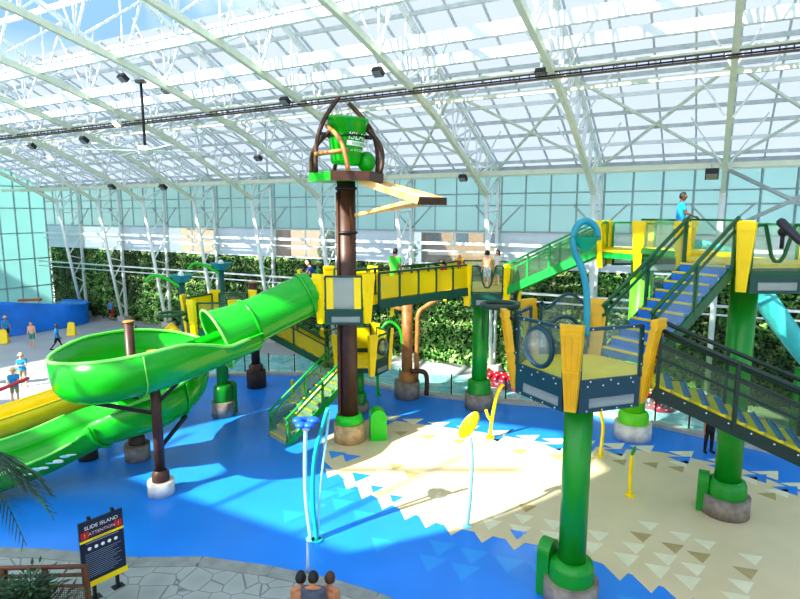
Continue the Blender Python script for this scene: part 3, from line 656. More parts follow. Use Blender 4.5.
# --- tower trunk and tipping bucket
tw = (-2.03, 22.06)
c = V2(*tw); th = thing('tower_trunk', c, 'tall brown trunk column of the tower that carries the tipping bucket', 'column')
m = M(); m.cyl(c, .62, .75, 32); m.build('footing', TANFOOT, th)
m = M(); m.lathe([(.52, .75), (.56, .9), (.5, 1.1), (.38, 1.12)], c, 20); m.build('base_collar', GRNB, th)
m = M(); m.tube([c+Z*.7, c+Z*10.2], .35, 28); m.tube([c+V2(-.36, -.2)+Z*.1, c+V2(-.42, -.22)+Z*.5, c+V2(-.36, -.2)+Z*1.0, c+V2(-.3, -.24)+Z*9.8], .07, 10); m.build('shaft', BRN, th)
u = V2(math.cos(R(10)), math.sin(R(10))); s_ = V2(-u.y, u.x); p = c+u*.85
m = M(); m.prism([p-u*.02-s_*.3, p+u*.62-s_*.3]+[p+u*(.3+.32*math.cos(q))-s_*.3+Z*(.95+.32*math.sin(q)) for q in [math.pi*i/8 for i in range(9)]], s_*.6); m.build('access_box', GRNB, th)
m = M()
for zz in (9.95, 8.3): m.ring(c+Z*zz, V2(1, 0), V2(0, 1), .36, .06, 24, 8)
m.build('band', BLK, th)
zb = 10.2; base = c+Z*zb
th = thing('tipping_bucket', base, 'green tipping bucket in brown hoops on top of the brown trunk', 'water bucket')
hx = [V2(1.38*math.cos(R(60*i+12)), 1.38*math.sin(R(60*i+12))) for i in range(6)]
m = M(); m.prism([base+h for h in hx], Z*.3)
m.build('base_deck', GRNB, th)
m = M()
for i in (4, 5): m.beam(base+hx[i]*1.02+Z*.15, base+hx[(i+1) % 6]*1.02+Z*.15, .06, .34)
m.build('brown_side', BRN, th)
def arc(p, q, bul, n=12):
    p, q = Vector(p), Vector(q); return [p.lerp(q, i/n)+Vector(bul)*math.sin(math.pi*i/n) for i in range(n+1)]
for p, q, b, mm in [((-1.05, -.55, .3), (-.2, -.25, 3.0), (-.28, -.1, .1), BRN), ((1.15, .45, .3), (.1, .3, 2.9), (.4, .1, .15), BRN), ((-1.3, .1, .3), (-.35, -.45, 1.9), (-.3, 0, .1), BRN),
                    ((.2, -1.25, .3), (-.62, -.5, 1.95), (.15, -.25, .2), BRNL), ((1.3, -.15, .3), (.75, .1, 1.95), (.3, 0, .1), BRN), ((-.6, 1.1, .3), (-.1, .5, 2.2), (0, .3, .2), BRN), ((-1.05, -.6, .95), (.2, -1.0, 1.05), (0, -.1, 0), BRNL)]:
    m = M(); m.tube([base+v for v in arc(p, q, b)], .085, 8); m.build('hoop', mm, th)
m = M(); bc = base+V2(-.02, -.05)+Z*.62; tilt = Matrix.Rotation(R(4), 3, 'Y')
m.lathe([(.02, 0), (.5, 0), (.54, .08), (.75, 1.55), (.8, 1.58), (.8, 1.66), (.7, 1.66), (.68, 1.5), (.5, .12), (.02, .1)], bc, 32, mat=tilt); bk = m.build('bucket', GRN, th)
m = M()
for sg in (-1, 1): m.tube([bc+tilt @ Vector((sg*.68, 0, 1.05)), bc+tilt @ Vector((sg*.95, 0, 1.05))], .08, 10)
m.ring(bc+tilt @ Vector((0, 0, 1.0)), V2(1, 0), V2(0, 1), .69, .035, 28, 6); m.build('pivot', BLK, th)
m = M(); m.ell(base+V2(.75, .35)+Z*.75, V2(.35, 0), V2(0, .35), Z*.4, 14, 8); m.build('counterweight', GRN, th)
# lettering wrapped on the bucket
def text_mesh(txt, size, align='CENTER', extrude=0.0):
    cu = bpy.data.curves.new('t', 'FONT'); cu.body = txt; cu.size = size; cu.align_x = align; cu.extrude = extrude; cu.resolution_u = 3
    ob = bpy.data.objects.new('t', cu); col.objects.link(ob); dg = bpy.context.evaluated_depsgraph_get(); me = bpy.data.meshes.new_from_object(ob.evaluated_get(dg))
    vs = [v.co.copy() for v in me.vertices]; fs = [tuple(p.vertices) for p in me.polygons]
    bpy.data.objects.remove(ob); bpy.data.curves.remove(cu); bpy.data.meshes.remove(me); return vs, fs
def wrap(m, vs, fs, a0, z0, mi=0, off=.012):
    o = []
    for v in vs:
        z = z0+v.y; r = .54+(.75-.54)*(z-.08)/(1.47)+off; a = a0+v.x/r; o.append(bc+tilt @ Vector((r*math.cos(a), r*math.sin(a), z)))
    m.add(o, fs, mi)
AT = R(-28)
m = M(); m_ = text_mesh('ISLAND', .36); wrap(m, *m_, AT, .88); wrap(m, *text_mesh('at SHOWBOAT', .13), AT, .47)
n = 16; w = .62; vs = [(Vector((-w+2*w*i/n, y, 0))) for y in (0, .17) for i in range(n+1)]; wrap(m, vs, [(i, i+1, n+2+i, n+1+i) for i in range(n)], AT, .66, 0, .01)
wrap(m, *text_mesh('WATERPARK', .15), AT, .69, 1, .018); m.build('lettering', [mat('white_lettering', 'F4F8F0', .5), GRN], bk, normals=False)
# spill ramp
th = thing('spill_ramp', base+V2(1.6, -.2), 'tan wooden-looking spill ramp with struts jutting right below the bucket', 'ramp')
e0, e1 = base+V2(.55, -.75)+Z*-.02, V2(.66, 20.9)+Z*9.45; e2, e3 = base+V2(1.15, .35)+Z*-.02, V2(1.72, 21.9)+Z*9.45
m = M(); m.prism([e0, e1, e3, e2], Z*.06, 0); m.build('board', mat('pale_board', 'DCC8A0', .5), th)
m = M(); m.beam(e0+Z*.02, e1+Z*.02, .1, .24); m.beam(e2+Z*.02, e3+Z*.02, .1, .24); m.build('edge_beam', TAN, th)
m = M(); m.beam(e1+Z*.02, e3+Z*.02, .1, .28); m.build('lip', BRN, th)
for p, q in [(e0, e1), (e2, e3)]:
    m = M(); m.beam(c+V2(.3, -.1)+Z*8.95, p.lerp(q, .9)-Z*.05, .1, .12); m.build('strut', TAN, th)
# ================================================================ slides
def sweep(m, path, prof, mi=0, flip=False, closed=True, caps=True):
    """path: (pos, bank); prof: list of (n,z) closed outline"""
    k = len(path); vs = []
    for i, p in enumerate(path):
        d = path[min(i+1, k-1)]-path[max(i-1, 0)]; h = V2(d.x, d.y).normalized(); s_ = V2(-h.y, h.x)      # left of travel
        d.normalize(); up = s_.cross(d)*-1; up = up if up.z > 0 else -up
        pr = prof(i/(k-1)) if callable(prof) else prof; n = len(pr)
        vs += [p+s_*a+up*b for a, b in pr]
    m.add(vs, [(i*n+j, i*n+(j+1) % n, (i+1)*n+(j+1) % n, (i+1)*n+j) for i in range(k-1) for j in range(n if closed else n-1)], mi, True)
    if closed and caps: m.add(vs[:n], [tuple(range(n))], mi); m.add(vs[-n:], [tuple(range(n))], mi)
def spline(P, per=8):
    P = [Vector(p) for p in P]; out = []
    for i in range(len(P)-1):
        a, b, c_, d = P[max(i-1, 0)], P[i], P[i+1], P[min(i+2, len(P)-1)]
        for j in range(per):
            t = j/per; out.append(.5*((2*b)+(c_-a)*t+(2*a-5*b+4*c_-d)*t*t+(3*b-a-3*c_+d)*t*t*t))
    out.append(P[-1]); return out
def uprof(wid, hl, hr, th_=.06, nb=10):
    """U channel, hl / hr wall heights left / right of travel"""
    inner = [(wid/2*1.04, hl)]+[(wid/2*math.cos(math.pi*i/nb), wid*.42*(1-math.sin(math.pi*i/nb))) for i in range(0, nb+1)]+[(-wid/2*1.04, hr)]
    outer = [(a*(1+th_/wid*2) if abs(a) > .01 else a, b-th_*(1 if b < wid*.4 else 0)) for a, b in inner][::-1]
    return inner+outer
def rimline(path, wid, h, side):
    out = []; k = len(path)
    for i, p in enumerate(path):
        d = path[min(i+1, k-1)]-path[max(i-1, 0)]; hh = V2(d.x, d.y).normalized(); s_ = V2(-hh.y, hh.x); d.normalize(); up = s_.cross(d); up = up if up.z > 0 else -up
        out.append(p+s_*side*(wid/2*1.07)+up*h)
    return out
th = thing('spiral_slide', (-8.8, 19, 0), 'big bright green spiral water slide with a wide bowl-like loop, left of the tower', 'water slide')
T0 = spline([(-2.95, 21.3, 5.5), (-4.4, 20.6, 4.85), (-6.05, 19.45, 4.1)], 8)
tubep = [(.80*math.cos(2*math.pi*i/28), .80+.80*math.sin(2*math.pi*i/28)) for i in range(28)]
tp = [p-Z*.1 for p in T0]
def tprof(t): r = .8+.28*max(0, (t-.6)/.4)**1.5; return [(r*math.cos(2*math.pi*i/28), .8+r*math.sin(2*math.pi*i/28)) for i in range(28)]
m = M(); sweep(m, tp, tprof, caps=False); m.build('tube', GRN, th)
for idx in (2, 11):
    d = (tp[idx+1]-tp[idx-1]).normalized(); sd = d.cross(Z).normalized(); m = M(); m.ring(tp[idx]+sd.cross(d)*.8, sd, sd.cross(d), .84, .06, 28, 6); m.build('flange', GRN, th)
d = (tp[-1]-tp[-2]).normalized(); sd = d.cross(Z).normalized(); m = M(); m.ring(tp[-1]+sd.cross(d)*.8, sd, sd.cross(d), 1.1, .045, 32, 8); m.build('tube_rim', GRNL, th)
LP = spline([(-5.3, 19.9, 4.25), (-6.4, 18.6, 3.95), (-7.4, 17.0, 3.78), (-8.4, 16.3, 3.62), (-9.4, 16.8, 3.4), (-10.1, 18.4, 3.15), (-10.35, 20.2, 2.95), (-9.9, 21.7, 2.8), (-9.1, 22.2, 2.5), (-8.5, 21.7, 2.2), (-8.25, 20.6, 1.9), (-8.6, 19.5, 1.6), (-9.5, 19.1, 1.35), (-10.6, 18.9, 1.0), (-11.9, 18.1, .5), (-13.5, 16.9, .2), (-15.3, 15.5, .15)], 8)
NL = len(LP)
def wallr(k):
    if k < .8: return .75
    if k < 1.8: return .75+.61*(k-.8)
    if k < 4: return 1.36
    if k < 6: return 1.36+.3*(k-4)/2
    if k < 8.5: return 1.66
    if k < 11: return 1.66-.2*(k-8.5)/2.5
    return max(.8, 1.46-.3*(k-11))
def lprof(t):
    i = t*(NL-1); k = i/8.
    hr = wallr(k); hl = .42 if k < 10 else .42+.8*min(1, (k-10)/2.5)
    w = 1.85
    if k > 12: w = 1.7
    return uprof(w, hr, hl)
m = M(); sweep(m, LP, lprof); m.build('flume', GRN, th)
def rim2(a, b, side, fn):
    out = []
    for i in range(a, b):
        d = LP[min(i+1, NL-1)]-LP[max(i-1, 0)]; h = V2(d.x, d.y).normalized(); s_ = V2(-h.y, h.x); d.normalize(); up = s_.cross(d); up = up if up.z > 0 else -up
        out.append(LP[i]+s_*side*.98+up*fn(i/8))
    return out
m = M(); m.tube(rim2(3, 96, 1, wallr), .06, 6); m.build('outer_rim', GRNL, th)
m = M(); m.tube(rim2(6, 90, -1, lambda k: .42 if k < 10 else .42+.8*min(1, (k-10)/2.5)), .04, 6); m.build('inner_rim', GRNL, th)
for sdd, hh in ((1, .8), (-1, 1.22)): m = M(); m.tube(rimline(LP[106:], 1.75, hh, sdd), .05, 6); m.build('chute_rim', GRNL, th)
for i in (19, 36, 40, 52, 64, 84, 100):
    d = (LP[i+1]-LP[i-1]).normalized(); h = V2(d.x, d.y).normalized(); s_ = V2(-h.y, h.x); up_ = s_.cross(d); up_ = up_ if up_.z > 0 else -up_
    pr = uprof(1.87, wallr(i/8)-.02, .42); kk = len(pr)//2; m = M(); m.tube([LP[i]+s_*a*1.02+up_*(b-.02) for a, b in pr[kk:]], .055 if i != 19 else .02, 6); m.build('flange', GRN if i != 19 else GRNL, th)
# decal band on the chute side
m = M(); i0, i1 = 108, 120
for j in range(8):
    i = i0+j; d = (LP[i+1]-LP[i]).normalized(); h = V2(d.x, d.y).normalized(); s_ = V2(-h.y, h.x)
    m.ell(LP[i]+s_*.955+Z*(.5+.05*(j % 2)), (h*.16+Z*.03), s_*.015, Z*(.03+.02*(j % 3)), 10, 6, j % 2)
m.build('splash_decal', [WHT, TEALL], th)
def slide_pole(c, zt, r, label, mm=BRN, foot='white', arms=(), fr=.36, fh=.5):
    c = V2(*c); t_ = thing('slide_support_pole', c, label, 'pole')
    m = M(); m.cyl(c, fr, fh, 24); m.build('footing', {'white': mat('pale_footing', 'D8D2C6', .8, var=.2), 'grey': STONE, 'dark': mat('dark_footing', '3A302A', .8)}[foot], t_)
    m = M(); m.lathe([(r*1.7, fh), (r*1.7, fh+.25), (r*1.2, fh+.36)], c, 20); m.build('base_collar', mm, t_)
    m = M(); m.tube([c+Z*fh, c+Z*zt], r, 20); m.build('shaft', mm, t_)
    m = M(); m.cyl(c+Z*zt, r*1.12, .06, 20); m.build('cap', BRNL, t_)
    for q in arms: m = M(); m.beam(c+Z*q[3], Vector(q[:3]), .09, .12); m.build('arm', BLK, t_)
slide_pole((-7.77, 17.62), 4.7, .16, 'brown slide pole on a white round footing in front of the slide', fh=.45, fr=.42, arms=[(-9.4, 16.9, 3.3, 2.7), (-7.6, 19.6, 1.9, 1.5), (-7.0, 17.7, 3.75, 3.0)])
slide_pole((-9.75, 20.3), 5.15, .17, 'brown slide pole rising inside the green loop', foot='grey', fr=.45, fh=.6)
slide_pole((-11.6, 20.3), .85, .14, 'short dark pole propping the exit chute of the green slide', mm=BLK, foot='dark', fr=.34, fh=.25)
slide_pole((-11.9, 22.4), 1.5, .12, 'small dark pole behind the exit chute of the green slide', mm=BLK, foot='dark', fr=.3, fh=.2)
slide_pole((-7.55, 29.3), 5.5, .22, 'dark pole by the river barrier behind the green tube', mm=BRN, foot='dark', fr=.5, fh=.9, arms=[(-8.6, 28.6, 2.6, 1.7)])
th = thing('yellow_slide', (-14.5, 22, 0), 'yellow open slide chute behind the green exit chute at the left edge', 'water slide')
YP = spline([(-9.2, 24.5, 3.5), (-10.6, 23.9, 2.3), (-12.4, 22.9, 1.35), (-14.5, 21.2, .75), (-16.5, 19.3, .45), (-18.5, 17.5, .3)], 8)
m = M(); sweep(m, YP, uprof(1.5, .95, .95)); m.build('flume', YEL, th)
for sd in (-1, 1): m = M(); m.tube(rimline(YP, 1.52, .96, sd), .05, 6); m.build('rim', YEL, th)
th = thing('teal_slide', (13.5, 20.5, 0), 'pale teal slide chute dropping behind the tall right column', 'water slide')
TP = spline([(11.3, 22.3, 7.35), (12.6, 22.0, 6.9), (13.6, 21.6, 5.5), (14.9, 21.0, 3.6), (16.4, 20.2, 2.0), (18.3, 19.2, 1.3)], 8)
m = M(); sweep(m, TP, uprof(1.1, .7, .7)); m.build('flume', mat('teal_fiberglass', '4CC8C4', .25, var=.05), th)
for i in (15, 26):
    d = (TP[i+1]-TP[i-1]).normalized(); h = V2(d.x, d.y).normalized(); s_ = V2(-h.y, h.x); up_ = s_.cross(d); up_ = up_ if up_.z > 0 else -up_
    pr = uprof(1.15, .75, .75); kk = len(pr)//2; m = M(); m.tube([TP[i]+s_*a*1.05+up_*(b-.04) for a, b in pr[kk:]], .09, 6); m.build('flange', MC['teal_fiberglass'], th)
m = M(); m.tube([V2(15.0, 20.95), V2(15.0, 20.95, 3.3)], .15, 12); m.build('leg', GCOL, th)
# ================================================================ spray features and small fittings
def spray(name, label, pts, r, mm, cat='water spray', n=10, base=True):
    pts = [Vector(p) for p in pts]; th = thing(name, pts[0], label, cat)
    m = M(); m.tube(spline(pts, 6), r, n); m.build('pipe', mm, th)
    if base: m = M(); m.cyl(Vector((pts[0].x, pts[0].y, 0)), r*2.6, .05, 16); m.build('base_plate', mm, th)
    return th
sp = G(311, 540); d_ = sp.y
th = spray('flower_spray_post', 'pale teal upright spray post with a blue flower head on the blue pad', [sp, D(306, 500, d_), D(305, 460, d_), D(306, 425, d_)], .055, TEALL)
hd = D(306, 421, d_); m = M()
for i in range(6):
    a = i*math.pi/3; m.ell(hd+V2(.22*math.cos(a), .22*math.sin(a))-Z*.02+Z*.04*math.cos(a*2), V2(.16, 0), V2(0, .16), Z*.09, 12, 6)
m.build('flower_head', mat('royal_blue_paint', '1C5ED0', .4), th)
m = M(); m.cyl(hd-Z*.25, .1, .18, 14); m.build('collar', WHT, th)
sp2 = G(317, 541)
spray('curved_spray_pipe', 'teal curved spray pipe leaning beside the flower-headed post', [sp2, D(313, 500, d_), D(315, 455, d_), D(328, 408, d_)], .06, TEAL)
spray('curved_spray_pipe', 'pale thin spray pipe rising between the flower-headed post and the leaning teal pipe', [G(318, 539), D(320, 490, d_+.1), D(326, 440, d_+.1), D(329, 412, d_+.1)], .04, TEALL)
m = M(); jp = G(308, 572); m.tube([jp, jp+Z*.3, jp+Z*.8], [.06, .04, .02], 8); o = m.build('water_jet', sheet('water_drops', 'F4FAFC', .25, .3, .2)); tag(o, 'thin white water jet on the blue pad in front of the flower-headed post', 'water jet')
# yellow sprays
yp = G(467, 527); Y_ = yp.y
th = spray('paddle_spray_post', 'pale teal spray post with a yellow paddle head standing on the sand pattern', [yp, D(470, 500, Y_), D(472, 460, Y_), D(470, 436, Y_)], .055, TEALL)
pc = D(469, 425, Y_); ax = (D(478, 413, Y_)-D(461, 438, Y_)); m = M(); pw_ = ax.cross(Vector((0, 1, -.35))).normalized(); pn_ = pw_.cross(ax).normalized(); m.ell(pc, ax*.52, pw_*.2, pn_*.05, 18, 8); m.build('paddle', YEL, th)
m = M(); m.ell(pc, ax*.3, pw_*.11, pn_*.062, 14, 6); m.build('paddle_centre', YELD, th)
y2 = G(490, 438)
th = spray('branching_spray_post', 'yellow branching spray post behind the paddle spray', [y2, D(492, 420, y2.y), D(497, 395, y2.y), D(503, 384, y2.y)], .07, YEL)
m = M(); m.tube(spline([D(491.5, 421, y2.y), D(488, 416, y2.y), D(486, 410, y2.y)], 5), .06, 8); m.build('branch', YEL, th)
y3 = G(600, 456); spray('curved_spray_post', 'thin yellow spray post behind the front green column', [y3, D(602, 440, y3.y), D(603, 425, y3.y), D(600, 410, y3.y), D(598, 400, y3.y)], .06, YEL)
y4 = G(630, 496); th = spray('leaf_spray_post', 'short yellow spray post with a green leaf tip on the sand pattern', [y4, D(630, 480, y4.y), D(632, 455, y4.y)], .06, YEL)
m = M(); m.ell(D(633.5, 451, y4.y), V2(.06, 0), V2(0, .05), Vector((.05, 0, .17)), 12, 8); m.build('leaf_tip', GCOL, th)
for px, py, lab in [(293, 402, 'yellow post nearer the low staircase, left of its twin'), (303, 405, 'yellow post between its twin and the low staircase rails')]:
    q = G(px, py); spray('yellow_spray_post', lab, [q, q+Z*.5, q+Z*1.1], .08, YEL)
# hooked teal shower on the near platform
hp = 11.35
th = thing('hooked_shower_pipe', (3.75, hp, ZN), 'tall teal hooked shower pipe rising from the near platform', 'shower pipe')
m = M(); m.tube(spline([D(586, 336, hp), D(587, 300, hp), D(583, 272, hp), D(575, 252, hp), D(574, 236, hp), D(578, 225, hp), D(587, 221, hp), D(596, 228, hp), D(597.5, 240, hp)], 6), .068, 12); m.build('pipe', mat('teal_pipe_paint', '1E8FA0', .35), th)
m = M(); cc = D(586, 240, hp); m.lathe([(.02, -.24), (.12, -.18), (.26, .06), (.3, .08), (.24, .05), (.1, -.1), (.02, -.12)], cc, 18); m.build('leaf_cup', mat('green_teal_cup', '14B080', .3), th)
m = M(); m.beam(D(586, 230, hp), D(587, 222, hp), .04, .04); m.build('hanger', TEAL, th)
# ring shower at the near platform's left post
def ring_shower(c, r, label, att, mm):
    th = thing('ring_shower', c, label, 'ring shower')
    m = M(); m.ring(c, V2(1, 0), V2(0, 1), r, .065, 32, 8); m.build('ring', mm, th)
    m = M(); m.tube([c+(Vector(att)-c).normalized()*r, att], .06, 8); m.build('arm', mm, th)
    return th
rc = D(500, 305, 13.6); th = ring_shower(rc, .42, 'dark green ring shower hanging beside the near platform left post', (2.62, 13.0, ZN+1.15), mat('black_green_ring', '0A3420', .4))
for i in range(9):
    a = i*2*math.pi/9; q = rc+V2(.42*math.cos(a), .42*math.sin(a)); m = M(); m.tube([q, q-Z*.85], .014, 5); m.build('hanging_cord', mat('black_green_ring', '0A3420'), th)
ring_shower(D(172, 314, 24.2), .55, 'green ring shower beside the left yellow platform', (-9.2, 24.6, 4.4), GRAIL)
# water cannon
wc = D(783, 232, 14.6)
th = thing('water_cannon', wc, 'black water cannon aimed down from the upper right platform rail', 'water cannon')
a, b = D(779, 220, 14.6), D(799, 240, 14.2); m = M(); m.tube([a, a.lerp(b, .1), b, b+(b-a)*.25], [.08, .115, .1, .06], 14); m.build('barrel', mat('charcoal_plastic', '2A2A34', .4), th)
m = M(); m.tube([wc-Z*.42, wc+Z*.02], .05, 8); m.ell(wc, V2(.12, 0), V2(0, .12), Z*.12, 10, 8); m.build('swivel', BLK, th)
# bowl sprayers behind the left platform
for px, py, Y, lab in [(181, 277, 29.0, 'teal dish sprayer on a pole left of the slide tube, the nearer and lower one'), (221, 265, 31.0, 'smaller-looking teal dish sprayer on a pole behind, right of its lower twin')]:
    q = D(px, py, Y); th = thing('dish_sprayer', V2(q.x, q.y), lab, 'water sprayer', 'teal dish sprayers')
    m = M(); m.lathe([(.02, -.3), (.25, -.28), (.62, .1), (.66, .12), (.55, .1), (.2, -.15), (.02, -.16)], q, 6); m.build('dish', TEAL, th)
    m = M(); m.tube([V2(q.x, q.y), q-Z*.28], .14, 10); m.build('pole', mat('dark_teal_pole', '0E5A50', .4), th)
    m = M(); m.ell(q+Z*.08, V2(.16, 0), V2(0, .16), Z*.22, 10, 8); m.build('water_bubble', WHT, th)
    m = M(); m.tube(spline([q-Z*.5, q+V2(-.7, 0)-Z*.1, q+V2(-1.3, -.2)+Z*.1, q+V2(-1.7, -.3)-Z*.2], 5), [.12-.004*i for i in range(16)], 8); m.build('leaf_arm', GRNB, th)
# brown pipe tree by the barrier
pb = G(407, 397); th = thing('pipe_tree', pb, 'tan brown pipe tree with bent branches standing at the river barrier', 'water pipe sculpture')
m = M(); m.cyl(pb, .62, .85, 28); m.build('footing', STONE, th)
m = M(); m.tube([pb+Z*.8, pb+Z*5.0], .27, 18); m.lathe([(.42, .85), (.4, 1.2), (.28, 1.35)], pb, 18); m.build('trunk', BRNL, th)
for pts, r in [([(.45, -.1, .9), (.5, -.1, 3.2), (.55, -.1, 4.2), (.9, 0, 4.55), (1.6, .1, 4.95)], .12), ([(-.2, 0, 4.4), (-.8, .1, 4.6), (-1.2, .2, 5.0)], .1), ([(.2, -.3, 1.4), (.7, -.3, 1.4), (.95, -.3, 1.15), (.95, -.3, .2)], .12)]:
    m = M(); m.tube(spline([pb+Vector(p) for p in pts], 5), r, 10); m.build('branch', BRNL if pts[0][2] > 2 or pts[0][0] > .4 else BRN, th)
th = spray('green_arch_pipe', 'bright green arched pipe sprinkling beside the brown pipe tree', [G(378, 395), D(377, 350, 27.5), D(381, 330, 27.5), D(390, 322, 27.5), D(400, 330, 27.5), D(402, 345, 27.5)], .07, GRNB)
# river barrier: glass between dark posts
bar = [Vector(p+(0,)) for p in [(20.5, 15.6), (16.3, 19.6), (11.1, 24.0), (7.7, 26.25), (2.55, 27.6), (0, 28.7), (-2.3, 30.55), (-4.5, 31.65), (-7.5, 31.95), (-11.4, 31.25)]]
th = thing('river_barrier', bar[4], 'low clear glass barrier with slim dark posts along the river edge', 'barrier')
PST = mat('dark_post', '3A322C', .5)
for p, q in zip(bar, bar[1:]):
    L = (q-p).length; k = max(1, round(L/1.45))
    for i in range(k):
        a, b = p.lerp(q, i/k), p.lerp(q, (i+1)/k); m = M(); m.tube([a+Z*.1, a+Z*1.15], .04, 8); m.build('post', PST, th)
        m = M(); m.prism([a.lerp(b, .06)+Z*.2, a.lerp(b, .94)+Z*.2, a.lerp(b, .94)+Z*1.05, a.lerp(b, .06)+Z*1.05], V2(.012, .012)); m.build('glass_panel', BARR, th)
# red tubes on the river
TUBE = mat('dark_red_vinyl', '9C1428', .35)
for i, (px, py, lab) in enumerate([(495, 377, 'first red inner tube in the river left of the near platform, at the orange float'), (502, 378, 'second red inner tube from the orange float in the river'), (509, 380, 'third red inner tube from the orange float in the river'), (516, 382, 'red inner tube of the river row closest to the near platform'), (652, 399, 'red inner tube in the river left of the right column'), (662, 402, 'red inner tube in the river touching the right green column in view')]):
    q = G(px, py+6, .1); th = thing('inner_tube', q, lab, 'inner tube', 'red inner tubes on the river'); m = M(); m.ring(q+Z*.16, V2(1, 0), Vector((0, .8, .6)), .4, .17, 20, 8); m.build('ring', TUBE, th)
    m = M()
    for k in range(8): a = k*math.pi/4; m.ell(q+Z*.16+V2(1, 0)*.4*math.cos(a)+Vector((0, .8, .6))*.4*math.sin(a)+Vector((0, -.6, .8))*.16, V2(.05, 0), V2(0, .05), Z*.03, 6, 4)
    m.build('white_stars', WHT, th)
q = G(489, 379, .1); m = M(); m.ell(q+Z*.25, V2(.35, 0), V2(0, .3), Z*.28, 14, 8); m.cyl(q+Z*.45, .08, .14, 10); tag(m.build('float_buoy', mat('orange_vinyl', 'F07A1C', .4)), 'orange float at the left end of the red tubes', 'float')
# wave ride at far left
wp = spline([G(-40, 345), G(0, 338), G(28, 334), G(52, 330), G(76, 326), G(89, 322), G(82, 319), G(62, 318)], 5)
th = thing('wave_ride', wp[10], 'bright blue curved wave ride wall at the far left by the glass', 'wave pool')
m = M(); n = len(wp); vs = []
for i, p in enumerate(wp):
    h = 2.9-1.3*min(1, i/(n*.6)); vs += [p+Z*.0, p+Z*h*.9+V2(-.15, .4), p+Z*h+V2(-.2, .55), p+Z*h*.9+V2(-.3, 1.0)]
m.add(vs, [(i*4+j, i*4+j+1, (i+1)*4+j+1, (i+1)*4+j) for i in range(n-1) for j in range(3)], 0, True); m.build('wall', mat('wave_blue', '1478D8', .2, var=.25, scale=.6), th)
m = M(); m.prism([p+Z*1.35+V2(-.2, .6) for p in wp]+[G(25, 323)+Z*1.35, G(-40, 334)+Z*1.35], Z*.06); m.build('surf_surface', mat('wave_pale', '6CB8EC', .2, var=.2), th)
m = M(); bq = D(30, 300, 46); m.box(bq, 1.6, .5, .16, .3); tag(m.build('surf_board', mat('rust_orange', 'C05A28', .5)), 'rust orange board lying on top of the blue wave ride wall', 'board')
# caution signs
def caution(p, rz, lab):
    th = thing('caution_sign', p, lab, 'caution sign', 'yellow wet floor signs'); u = V2(math.cos(rz), math.sin(rz)); v = V2(-u.y, u.x)
    for sg in (-1, 1):
        m = M(); a, b = p+v*sg*.22, p+Z*.95; m.prism([a-u*.3, a+u*.3, b+u*.22, b-u*.22], v*sg*.03); m.build('panel', YEL, th)
    m = M(); m.box(p+Z*.97, .2, .06, .06, rz); m.build('handle', YEL, th)
caution(G(72, 335), .2, 'yellow wet floor sign standing right of the walking staff member'); caution(G(4, 343), .3, 'yellow wet floor sign at the left edge by the straw-hatted staff')
# lounge chair
q = G(2, 383); th = thing('lounge_chair', q, 'white lounge chair cut off by the left edge of the deck', 'lounge chair')
m = M(); m.prism([q+V2(-.9, -.3, .35), q+V2(.5, -.3, .35), q+V2(.5, .35, .35), q+V2(-.9, .35, .35)], Z*.06); m.build('seat', WHT, th)
m = M(); m.prism([q+V2(.5, -.3, .35), q+V2(.9, -.3, .95), q+V2(.9, .35, .95), q+V2(.5, .35, .35)], V2(.05, 0)); m.build('backrest', WHT, th)
for a, b in [(-.8, -.25), (-.8, .3), (.45, -.25), (.45, .3)]: m = M(); m.tube([q+V2(a, b), q+V2(a, b, .36)], .03, 6); m.build('leg', WHT, th)
# attention sign
tl, tr_ = G(78, 525, 2.0), G(122, 508, 2.0); u = (tr_-tl).normalized(); nv = V2(u.y, -u.x); wS = (tr_-tl).length; hS = 1.62
th = thing('warning_sign', (tl+tr_)/2-Z*2.0, 'dark blue SLIDE ISLAND ATTENTION sign board on two black posts', 'sign')
NB = mat('navy_sign_board', '14243E', .45, var=.05)
def SP(a, b, o=0.): return tl+u*a+Z*b*-1+nv*o      # from the top left corner, a right, b down
m = M(); m.prism([SP(0, 0), SP(wS, 0), SP(wS, hS), SP(0, hS)], -nv*.05); m.build('board', NB, th)
def quad(a0, b0, a1, b1, mm, name='band', o=.004):
    m = M(); m.prism([SP(a0, b0, o), SP(a1, b0, o), SP(a1, b1, o), SP(a0, b1, o)], nv*.004); return m.build(name, mm, th)
quad(0, hS-.13, wS+.03, hS+.01, YEL); quad(.0, .44, wS, .5, YEL); quad(.03, .24, .2, .41, REDM, 'red_square'); quad(wS-.2, .24, wS-.03, .41, REDM, 'red_square')
def stext(txt, size, b, mm, ca=None, name='lettering'):
    vs, fs = text_mesh(txt, size); m = M(); m.add([SP((ca if ca is not None else wS/2)+v.x, b-v.y, .01) for v in vs], fs); m.build(name, mm, th, normals=False)
WL = MC['white_lettering']
stext('SLIDE ISLAND', .125, .2, WL); stext('ATTENTION', .108, .36, mat('pink_lettering', 'F4C8C8', .5)); stext('WATER SLIDE RULES', .05, .49, NB)
for a in (.115, wS-.115): stext('!', .13, .375, YEL, a)
m = M()
for i in range(5):
    p = SP(wS*(.2+.15*i), .68, .006); m.ell(p, u*.045, Z*.045, nv*.004, 12, 6)
m.build('symbols', WL, th)
m = M()
for i in range(13):
    w = wS*(.82-.25*((i*7) % 5)/5); m.prism([SP(.09, .8+i*.048, .006), SP(.09+w, .8+i*.048, .006), SP(.09+w, .812+i*.048, .006), SP(.09, .812+i*.048, .006)], nv*.002)
m.prism([SP(.12, .53, .006), SP(wS-.12, .53, .006), SP(wS-.12, .55, .006), SP(.12, .55, .006)], nv*.002)
m.build('text_lines', mat('grey_print', '8A9AB0', .6), th)
